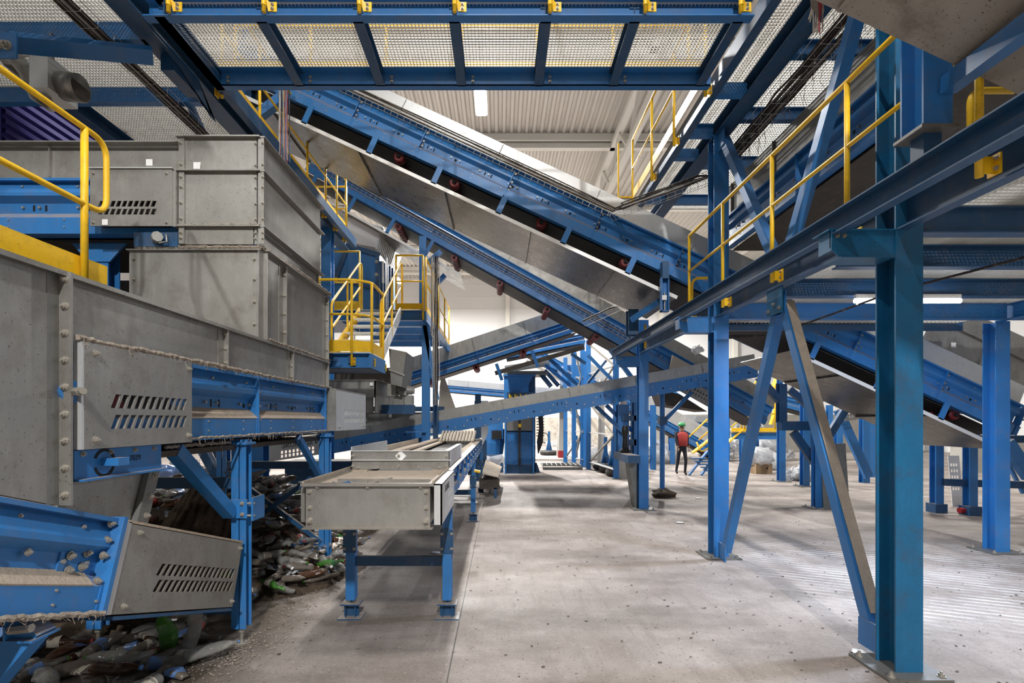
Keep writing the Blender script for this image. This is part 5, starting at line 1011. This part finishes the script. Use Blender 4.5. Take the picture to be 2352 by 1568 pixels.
yt(bend([Pq(1678,913,Y0),Pq(1710,912,Y0),Pq(1710,985,Y0)],.3)); yt(bend([Pq(1703,990,Y0),Pq(1703,912,Y0),Pq(1721,912,Y0),Pq(1721,985,Y0)],.2)); yt(bend([Pq(1678,950,Y0),Pq(1700,925,Y0),Pq(1703,960,Y0),Pq(1680,980,Y0)],.2)); yt([Pq(1715,905,Y0),Pq(1748,860,Y0)]); yt([Pq(1722,940,Y0),Pq(1760,880,Y0)]); yt([Pq(1760,900,Y0),Pq(1790,925,Y0)]); yt([Pq(1780,905,Y0),Pq(1780,985,Y0)]); yt([Pq(1678,950,Y0),Pq(1780,950,Y0)])
yt(bend([Pq(1575,1010,Y0-1),Pq(1625,962,Y0-1)],.2)); yt(bend([Pq(1600,1015,Y0-1),Pq(1610,1040,Y0-1),Pq(1640,1020,Y0-1),Pq(1650,970,Y0-1)],.3)); yt([Pq(1605,1010,Y0-1),Pq(1655,965,Y0-1)])
mb=MB()
for k in range(5): mb.bar(Pq(1590+k*7,1052+k*7,17),Pq(1620+k*7,1052+k*7,17),.2,.04)
mb.bar(Pq(1582,1090,17),Pq(1626,1035,17),.05,.16,Y_); mb.bar(Pq(1610,1090,17),Pq(1645,1045,17),.05,.16,Y_); solo('blue_step_ladder',mb,M['blue'],'low blue steps beside the walking person','steps')
for px,yb,lb in ((1543,1065,'short blue post behind the walking person'),(1735,1070,'blue leg of the yellow stair tower, left'),(1705,1060,'blue leg of the yellow stair tower, rear')):
    Y=EYE*1155/(yb-965); x=at(px,0,Y).x; mb=MB(); mb.ibeam((x,Y,0),(x,Y,1.1 if px==1543 else 1.4),.2,.2,Y_); solo('steel_post',mb,M['blue'],lb,'post')
# block wall and waste on the far right
mb=MB(); mb.box(9.,25,30,31,0,2.2); 
solo('concrete_block_wall',mb,M['concrete'],'stained concrete block wall behind the yellow stairs','wall')
mb=MB(); mb.box(17,22,18,19,0,1.1); solo('concrete_block',mb,M['concrete'],'pale concrete block at the right edge far back','block')
t=top('cardboard_box','open cardboard box under white plastic sacks','box',(9.2,17.5,0)); x=at(1752,0,17.5).x; mb=MB(); mb.box(x-.28,x+.28,17.4,17.9,0,.36); part(t,'carton',mb,M['cardboard']); mb=MB(); mb.cyl((x+.1,17.39,.2),(x+.1,17.40,.2),.03,10); part(t,'hole',mb,M['dark'])
def blob(c,r,seed,sx=1,sz=.8,n=10,amp=.35):
    mb=MB(); o=V(seed*3.1,seed*1.7,seed)
    def fn(u,v):
        th=2*math.pi*u; ph=math.pi*v; d=V(math.sin(ph)*math.cos(th),math.sin(ph)*math.sin(th),math.cos(ph)); k=1+amp*noise.noise(d*2.4+o)+amp*.5*noise.noise(d*6+o)
        return V(c)+V(d.x*r*k*sx,d.y*r*k,d.z*r*k*sz)
    return mb.grid(fn,n*2,n)
for i,(px,py,Y,r,lb) in enumerate(((1745,1035,17.6,.42,'white crumpled plastic sack on the cardboard box'),(1772,1030,19,.5,'grey translucent sack right of the cardboard box'),(1762,1000,21,.5,'white sack lying high on the waste heap by the stairs'),(1850,1085,15.5,.35,'crumpled white film heap by the far columns'),(1865,1070,17,.4,'pale blue plastic sack by the far columns'),(1420-45,1030,24,.45,'white sack beside the concrete post'),(1128,1020,20,.55,'white sack beside the table conveyor end'),(1520,1040,22,.6,'white sack behind the double blue leg'),(1500,1010,25,.7,'big white sack near the end wall'),(1890,1020,24,.6,'white sack far right behind the sheet'))):
    c=at(px,py,Y); c.z=r*.5+(.38 if i==0 else .55 if i==2 else 0); m_=blob(c,r,i+1); solo('plastic_sack',m_,M['bag'],lb,'sack',smooth=True)
# waste heap stuff in far background
def heap(label,cx,cy,rx,ry,h,n,mt='bag'):
    mb=MB()
    for k in range(n):
        a=random.random()*6.283; q=random.random()**.5; x=cx+rx*q*math.cos(a); y=cy+ry*q*math.sin(a); z=h*(1-q*q)+.03; r=random.uniform(.08,.17)
        b=len(mb.v); d=[V(random.uniform(-1,1),random.uniform(-1,1),random.uniform(-1,1)).normalized()*r for _ in range(3)]
        for s1 in (-1,1):
            for s2 in (-1,1): mb.v.append(V(x,y,z)+d[0]*s1+d[1]*s2+d[2]*random.uniform(-.8,.8))
        mb._f(b,b+1,b+3,b+2)
    solo('waste_heap',mb,M[mt],label,'waste',kind='stuff')
heap('pale heap of loose plastic waste behind the yellow stair platform',12,24.5,2.2,1.6,1.6,500); heap('small heap of pale film waste by the far columns',9.4,15.8,.6,.4,.2,80)
heap('pale waste scattered at the foot of the end wall, centre',3,36,4,1,.25,140); heap('loose film waste under the distant steep conveyor',6.2,23,1.4,1.2,.7,160)
# ================================================================== PERSON (walking, far)
def person(cx,cy):
    t=top('person','person in dark work clothes, red vest and green helmet walking in the distance','person',(cx,cy,0))
    v=[(0,0,.95),(0,0,1.15),(0,0,1.36),(0,.0,1.48),(0,-.01,1.56),(0,0,1.68),   # pelvis..head
       (.18,0,1.42),(.22,.08,1.15),(.21,-.08,.93),(-.18,0,1.42),(-.22,-.1,1.15),(-.2,-.22,.95),
       (.09,0,.9),(.10,-.10,.50),(.10,-.02,.09),(.10,-.16,.05),(-.09,0,.9),(-.10,.08,.50),(-.1,.25,.12),(-.1,.14,.05)]
    e=[(0,1),(1,2),(2,3),(3,4),(4,5),(2,6),(6,7),(7,8),(2,9),(9,10),(10,11),(0,12),(12,13),(13,14),(14,15),(0,16),(16,17),(17,18),(18,19)]
    r=[.15,.15,.16,.065,.09,.09,.07,.055,.04,.07,.055,.04,.095,.07,.05,.045,.095,.07,.05,.045]
    me=bpy.data.meshes.new('body'); me.from_pydata([V(a)for a in v],e,[]); o=bpy.data.objects.new('body',me); COL.objects.link(o)
    sk=o.modifiers.new('s','SKIN'); 
    for i,q in enumerate(r): me.skin_vertices[0].data[i].radius=(q,q*.8)
    me.skin_vertices[0].data[0].use_root=True
    sb=o.modifiers.new('u','SUBSURF'); sb.levels=2; sb.render_levels=2
    m2=bpy.data.meshes.new_from_object(o.evaluated_get(bpy.context.evaluated_depsgraph_get())); bpy.data.objects.remove(o)
    m2.materials.clear(); [m2.materials.append(M[k]) for k in ('navy','skin','rubber')]
    for p in m2.polygons: z=p.center.z; p.material_index=1 if z>1.49 or (z<1.0 and abs(p.center.x)>.165 and z>.85) else (2 if z<.1 else 0); p.use_smooth=True
    o=bpy.data.objects.new('body',m2); COL.objects.link(o); o.parent=t; o['label']='dark work clothes'
    mb=MB(); mb.lathe([(.19,1.0),(.185,1.2),(.2,1.4),(.1,1.47)],(cx,cy,0),Z_,16); part(t,'vest',mb,M['hivis'],smooth=True)
    mb=MB(); mb.lathe([(.125,1.66),(.12,1.72),(.09,1.78),(.03,1.80)],(cx,cy,0),Z_,16); part(t,'helmet',mb,M['helmet'],smooth=True)
    mb=MB(); mb.lathe([(.012,0),(.008,.025)],(cx,cy-.085,1.60),-Y_,6); part(t,'nose',mb,M['skin'])
    for s in (-1,1): mb=MB(); mb.lathe([(.012,0),(.004,.006)],(cx+s*.035,cy-.075,1.635),-Y_,8); part(t,'eye',mb,M['black']); mb=MB(); mb.lathe([(.012,0),(.02,.015),(.01,.02)],(cx+s*.08,cy,1.61),X_*s,8); part(t,'ear',mb,M['skin'])
    for s,(hx,hy,hz) in ((1,(.21,-.09,.90)),(-1,(-.2,-.24,.92))):
        mb=MB()
        for k in range(4): a=V(cx+hx,cy+hy-.025+.018*k,hz); mb.tube([a,a+V(0,-.005,-.05),a+V(-s*.012,-.01,-.08)],.009,6)
        mb.tube([V(cx+hx,cy+hy-.03,hz+.02),V(cx+hx-s*.02,cy+hy-.055,hz-.02)],.009,6); part(t,'hand',mb,M['skin'])
person(at(1566,0,17).x,17.)
# ================================================================== BOTTLE HEAP
def hgt(x,y):
    d=0
    for (cx,cy,rx,ry,h) in ((-3.9,6.6,1.9,2.3,1.15),(-3.3,8.6,1.3,1.4,.75),(-4.4,5.0,1.5,1.2,.7),(-2.6,6.3,.95,1.3,.34)):
        q=((x-cx)/rx)**2+((y-cy)/ry)**2
        if q<1: d=max(d,h*(1-q)**1.2)
    return d+(.04*noise.noise(V(x*2,y*2,0))+.03*noise.noise(V(x*6,y*6,1)))*(1 if d>.03 else 0)
mb=MB(); mb.grid(lambda u,v:(-6.2+4.6*u,3.6+6.8*v,max(-.01,hgt(-6.2+4.6*u,3.6+6.8*v)-.05)),60,80); solo('rubbish_mound',mb,M['soil'],'dark dirt mound under the plastic bottles','mound',kind='stuff',smooth=True)
mb=MB()
def cp(u,v):
    x=-3.5+u*.72; y=4.9+.5*v; zz=.80+.36*math.sin(math.pi*min(1,u*.9+.12))-.4*(1-v); return (x,y,zz+.025*math.sin(u*60+v*6)+.05*noise.noise(V(u*5,v*5,2)))
mb.grid(cp,60,26); solo('fibre_mat',mb,M['carpet'],'brown ribbed fibre mat draped over the bottle heap','mat',smooth=True)
def crush(mb,s,amp,seed):
    o=V(seed,seed*2.3,0)
    for i,p in enumerate(mb.v):
        k=noise.noise(V(p.x*14,p.y*14,p.z*9)+o)*amp; k2=noise.noise(V(0,0,p.z*5)+o)*amp*1.2
        p.x=p.x*(1+k*8*0+noise.noise(p*9+o)*s)+k2; p.y=p.y*(1-s*.6)+k
    return mb
protos=[]
def bottle_proto(seed,s,amp,R=.042,H=.27,lab=True):
    b=MB(); b.lathe([(R*.55,0),(R*.9,.004),(R,.02),(R,.05),(R*.93,.06),(R,.07),(R,.5*H),(R*.94,.52*H),(R,.55*H),(R*.98,.66*H),(R*.7,.80*H),(R*.36,.90*H),(.013,.93*H),(.013,.965*H)],(0,0,0),Z_,14); crush(b,s,amp,seed)
    c=MB(); c.lathe([(.0155,.955*H),(.0155,.995*H),(.012,H)],(0,0,0),Z_,10); crush(c,s,amp,seed)
    l=MB(); l.lathe([(R*1.02,.18*H),(R*1.02,.44*H)],(0,0,0),Z_,14); l.f=l.f[:-2]; l.mi=l.mi[:-2]; crush(l,s,amp,seed)
    return b,c,l
specs=[(1,.2,.01,.042,.27),(2,.7,.03,.045,.28),(3,.5,.02,.05,.31),(4,.9,.035,.045,.26),(5,.1,.006,.036,.23),(6,.6,.04,.047,.32)]
meshes={}
def getm(kind,i,mt,mbx):
    k=(kind,i,mt)
    if k not in meshes: meshes[k]=mesh_of(kind,mbx,M[mt],V(0,0,0),True)
    return meshes[k]
PR=[bottle_proto(*s) for s in specs]
zones=(('near',lambda x,y:y<4.9),('mid',lambda x,y:y<6.6),('far',lambda x,y:True))
colors=[('pet_clear','clear')]*7+[('pet_dusty','dusty grey')]*8+[('pet_green','green'),('pet_brown','brown'),('pet_brown','brown'),('pet_blue','bluish')]
bt=bpy.data.objects
cnt=0
def place_bottle(x,y,z,mt,cn,i,sc,rot,labl=None,grp=None):
    global cnt; cnt+=1
    r=bpy.data.objects.new('plastic_bottle',None); COL.objects.link(r); r.location=(x,y,z); r.scale=(sc,)*3; r.rotation_euler=rot; r.empty_display_size=.05
    zn='on the dark floor under the nearest conveyor' if y<4.9 and x<-2.2 else ('on the heap between the two left leg frames' if y<6.4 else 'on the rear slope of the heap')
    tag(r,labl or '%s crushed plastic bottle %s'%(cn,zn),'bottle',grp or '%s plastic bottles %s'%(cn,zn))
    b,c,l=PR[i]
    for nm,mm,mx in (('bottle_body',mt,b),('bottle_cap',random.choice(['wire_blue','white','red','pet_green','wire_blue']),c),('bottle_label',None,l)):
        if nm=='bottle_label':
            if random.random()<.6 or y>6.6: continue
            mm=random.choice(['labelp','labelp','labelp','can','bagblue'])
        if nm=='bottle_cap' and random.random()<.35: continue
        o=bpy.data.objects.new(nm,getm(nm,i,mm,mx)); COL.objects.link(o); o.parent=r
    return r
random.seed(21); pl=[]
def put(x,y,n_try=0,zadd=None):
    i=random.randrange(6); mt,cn=random.choice(colors); th=random.random()*6.283; tilt=math.pi/2+random.uniform(-.3,.3); sc=random.uniform(.95,1.3)
    z=max(0,hgt(x,y))+.04*sc+(random.uniform(0,.04) if hgt(x,y)>.08 else 0)+(zadd or 0)
    if hgt(x,y)<.05: tilt=math.pi/2
    place_bottle(x,y,z,mt,cn,i,sc,(tilt,0,th))
k=0
while k<200:   # heap
    y=random.uniform(5.0,8.2); x=random.uniform(-3.7,-1.75); px=1149+1155*x/y; py=965-1155*(hgt(x,y)-EYE)/y
    if hgt(x,y)<.06 or px<290 or px>805 or py<1085 or (py>1235 and px<540): continue
    if any((x-a)**2+(y-b)**2<.0075 for a,b in pl): continue
    pl.append((x,y)); put(x,y); k+=1
k=0
while k<76:   # floor under the nearest conveyor
    y=random.uniform(3.35,5.0); x=random.uniform(-4.2,-2.25); px=1149+1155*x/y; py=965+1155*EYE/y
    if px<-40 or px>455 or (px>330 and py<1440) : continue
    if any((x-a)**2+(y-b)**2<.012 for a,b in pl): continue
    pl.append((x,y)); put(x,y,zadd=random.choice([0,0,.05])); k+=1
place_bottle(at(390,0,3.98).x,3.98,.05,'pet_green','green',2,1.3,(.5,.0,.4),'bright green plastic bottle standing tilted among the near bottles','single bright green bottle')
place_bottle(at(434,0,4.0).x,4.0,.05,'pet_clear','clear',2,1.2,(.25,.1,1.0),'clear bottle with a yellow band at the right edge of the near bottles','single banded bottle')
place_bottle(at(775,0,6.45).x,6.45,.05,'pet_clear','clear',0,1.15,(math.pi/2,0,.3),'clear bottle lying by the screw foot of the second leg frame','single bottle by the foot')
for i,(px,py,Y,r,mt,lb) in enumerate(((345,1135,6.2,.16,'bag','large clear plastic bag on the heap under the cross rail'),(400,1125,6.4,.13,'bag','white crumpled bag right of the large clear bag'),(375,1090,7.0,.17,'bagblue','blue and white film bag at the top of the heap'),(320,1160,5.8,.13,'bag','clear crumpled bag at the left of the heap'),(420,1065,7.6,.14,'bag','white bag on the very top of the heap'),(665,1235,6.9,.09,'pet_green','green crushed film on the heap behind the table'),(335,1150,5.7,.09,'can','foil packet with red and yellow print on the heap'),(55,1480,3.9,.1,'bagblue','blue film scrap among the near bottles'))):
    c=at(px,py,Y); solo('plastic_bag',blob(c,r,i+11,1.3,.7,12,.5),M[mt],lb,'bag',smooth=True)
 # the rest of the heap, too many to tell apart
random.seed(33); mb=MB(); k=0
while k<420:
    y=random.uniform(4.9,9.4); x=random.uniform(-4.4,-1.85); h=hgt(x,y); px=1149+1155*x/y
    if h<.07 or px<280 or px>800: continue
    k+=1; mb.m=random.choice([0,0,1,1,1,2,3]); q=MB(); R=random.uniform(.035,.05); H_=random.uniform(.2,.3)
    q.lathe([(R*.6,0),(R,.02),(R,.5*H_),(R*.9,.65*H_),(R*.4,.85*H_),(.014,H_)],(0,0,0),Z_,8); crush(q,.7,.03,k)
    mt_=Matrix.Translation((x,y,h+.01+random.random()*.05))@Matrix.Rotation(random.random()*6.28,4,'Z')@Matrix.Rotation(math.pi/2+random.uniform(-.4,.4),4,'X')@Matrix.Translation((0,0,-H_/2))
    b=len(mb.v); mb.v+=[mt_@v for v in q.v]; mb.f+=[tuple(i+b for i in f) for f in q.f]; mb.mi+=[mb.m]*len(q.f)
mb.m=0
solo('bottle_heap',mb,[M['pet_clear'],M['pet_dusty'],M['pet_brown'],M['bag']],'mass of smaller crushed bottles filling the heap behind the left leg frames','bottles',kind='stuff',smooth=True)
# scraps on the floor
mb=MB(); random.seed(5)
for k in range(1500):
    y=random.uniform(3.3,16)**1.0; x=random.uniform(-2.3,7.5); r=random.uniform(.004,.019)
    if -1.5<x<-.4 and y>3.6: continue
    a=random.random()*6.28; b=len(mb.v); c=V(x,y,.004)
    for q in range(4): mb.v.append(c+V(math.cos(a+q*1.57)*r*random.uniform(.5,1.5),math.sin(a+q*1.57)*r*random.uniform(.4,1),random.uniform(-.002,.006)))
    mb._f(b,b+1,b+2,b+3)
solo('floor_debris',mb,M['rubberbrown'],'dark crumbs and chips scattered over the concrete floor','debris',kind='stuff')
mb=MB()
for k in range(2600):
    a=random.random(); 
    if a<.35: x,y=random.gauss(-2.15,.16),random.gauss(4.0,.22)
    elif a<.7: y=random.uniform(4.2,7); x=-2.0+random.gauss(0,.16)
    else: x,y=random.uniform(1.8,3.3),random.gauss(11.2,.9)
    r=random.uniform(.003,.012); t_=random.random()*6.28; b=len(mb.v); c=V(x,y,.005)
    for q in range(3): mb.v.append(c+V(math.cos(t_+q*2.1)*r,math.sin(t_+q*2.1)*r,random.uniform(0,.01)))
    mb._f(b,b+1,b+2)
solo('straw_litter',mb,M['lint'],'tan shredded litter on the floor by the left legs','litter',kind='stuff')
for i,(x,y,lb) in enumerate(((1562,1201,'white paper scrap on the floor left of the middle column'),(1975,1500,'white paper scrap right of the near column foot'),(1000,1270,'crumpled foil under the table conveyor'),(1605,1145,'white film scrap beside the dirt pile'),(395,1425,'white tissue scrap under the nearest conveyor'))):
    Y=EYE*1155/(y-965); c=at(x,y,Y); mb=blob((c.x,c.y,.012),.05,i+31,1.4,.2,6,.6); solo('paper_scrap',mb,M['sticker'],lb,'scrap',smooth=True)
c=at(1524,1128,12.2); solo('dirt_pile',blob((c.x,12.2,.06),.22,77,1.3,.6,10,.5),M['soil'],'small dark dirt pile at the round leg','dirt',smooth=True)
# hanging rags
t=top('hanging_rag','red and brown rag threads hanging at the upper right beam','rag',at(1875,40,4.4))
for k in range(16):
    a=at(1862+k*1.8,-5,4.3); mb=MB(); L_=random.uniform(.15,.32); mb.tube([a,a+V(.01,.0,-L_*.5),a+V(random.uniform(-.02,.02),0,-L_)],.006,4,False); part(t,'thread',mb,M['red'] if 8<k<14 else M['lint'])
mb=MB(); c=at(1602,803,9.2); solo('caught_plastic',blob(c,.09,51,1.1,.8,8,.6),M['bag'],'scrap of white film caught under the gallery','film scrap',smooth=True)
mb=MB(); c=at(1603,780,9.2); mb.tube([c,c+V(0,0,.25)],.002,4); 
# stickers on the ramp and hopper
for (px,py,Y,lb) in ((994,989,11.48,'small white sticker on the ramp conveyor frame'),(343,373,4.415,'small white sticker on the upper left skirt'),(1526,683,7.69,'white sticker on the screw support channel'),(2190,792,8.0,'small white square sticker on the right hopper panel')):
    c=at(px,py,Y); mb=MB(); q=.028*(Y/6 if Y>6 else 1); mb.box(c.x-q,c.x+q,Y-.003,Y+.001,c.z-q,c.z+q); solo('sticker',mb,M['sticker'],lb,'sticker')

# more background machinery between the towers
t=top('drive_hood','blue angular drive hood on the distant steep conveyor','hood',at(1315,860,22.5)); A=[at(1284,838,22.4),at(1330,838,22.4),at(1368,868,22.4),at(1352,888,22.4),at(1296,882,22.4)]; mb=MB(); mb.loops(A,[q+V(0,1.2,0) for q in A]); part(t,'shell',mb,M['blue']); mb=MB(); mb.bar(at(1290,842,22.35),at(1350,884,22.35),.06,.06); part(t,'rim',mb,M['galvlight'])
for a,b,c,d,lb in ((1300,930,1345,975,'left'),(1545,900,1600,935,'right')):
    brace('short blue strut under the distant steep conveyor, %s one'%lb,at(a,b,22),at(c,d,22),.16,.12,plates=False)
t=top('dome_sieve','curved tan sieve drum edge above the baler press','drum',at(1195,850,16.2)); mb=MB(); mb.box(at(1157,0,17.7).x,at(1258,0,17.7).x,17.7,18.9,3.47,3.6); part(t,'pan',mb,M['galvdark']); mb=MB(); mb.bar(at(1160,848,17.8),at(1262,832,17.8),.05,.25); part(t,'rim',mb,M['galv'])
for k,(px,Y,yb,yt) in enumerate(((1098,15.5,1000,905),(1322,24,1045,1000),(1455,18,1060,900),(1500,19,1040,930),(1540,26,1045,960),(1670,23,1056,940),(1860,18,1084,960),(1905,20,1070,930))):
    x=at(px,0,Y).x; mb=MB(); mb.ibeam((x,Y,0),(x,Y,EYE+(965-yt)/1155*Y),.18,.18,Y_)
    solo('steel_post',mb,M['blue' if k%2 else 'bluedeepshade'],('dark blue far post near the landing column','blue far post between tyre bollard and towers','dark blue post just left of the third column','blue post right of the third column','dark blue far post behind the walking person','blue far post right of the middle column','dark blue far post between the A-shaped braces','blue far post beside the leaning grey sheet')[k],'post')

mb=MB(); mb.box(-3.6,-2.35,10.9,12,2.66,3.0); solo('dark_filler',mb,M['rubberbrown'],'added dark box filling the bright gap under the lower landing','dark box')  # dark box added to black out the bright wall seen below the landing
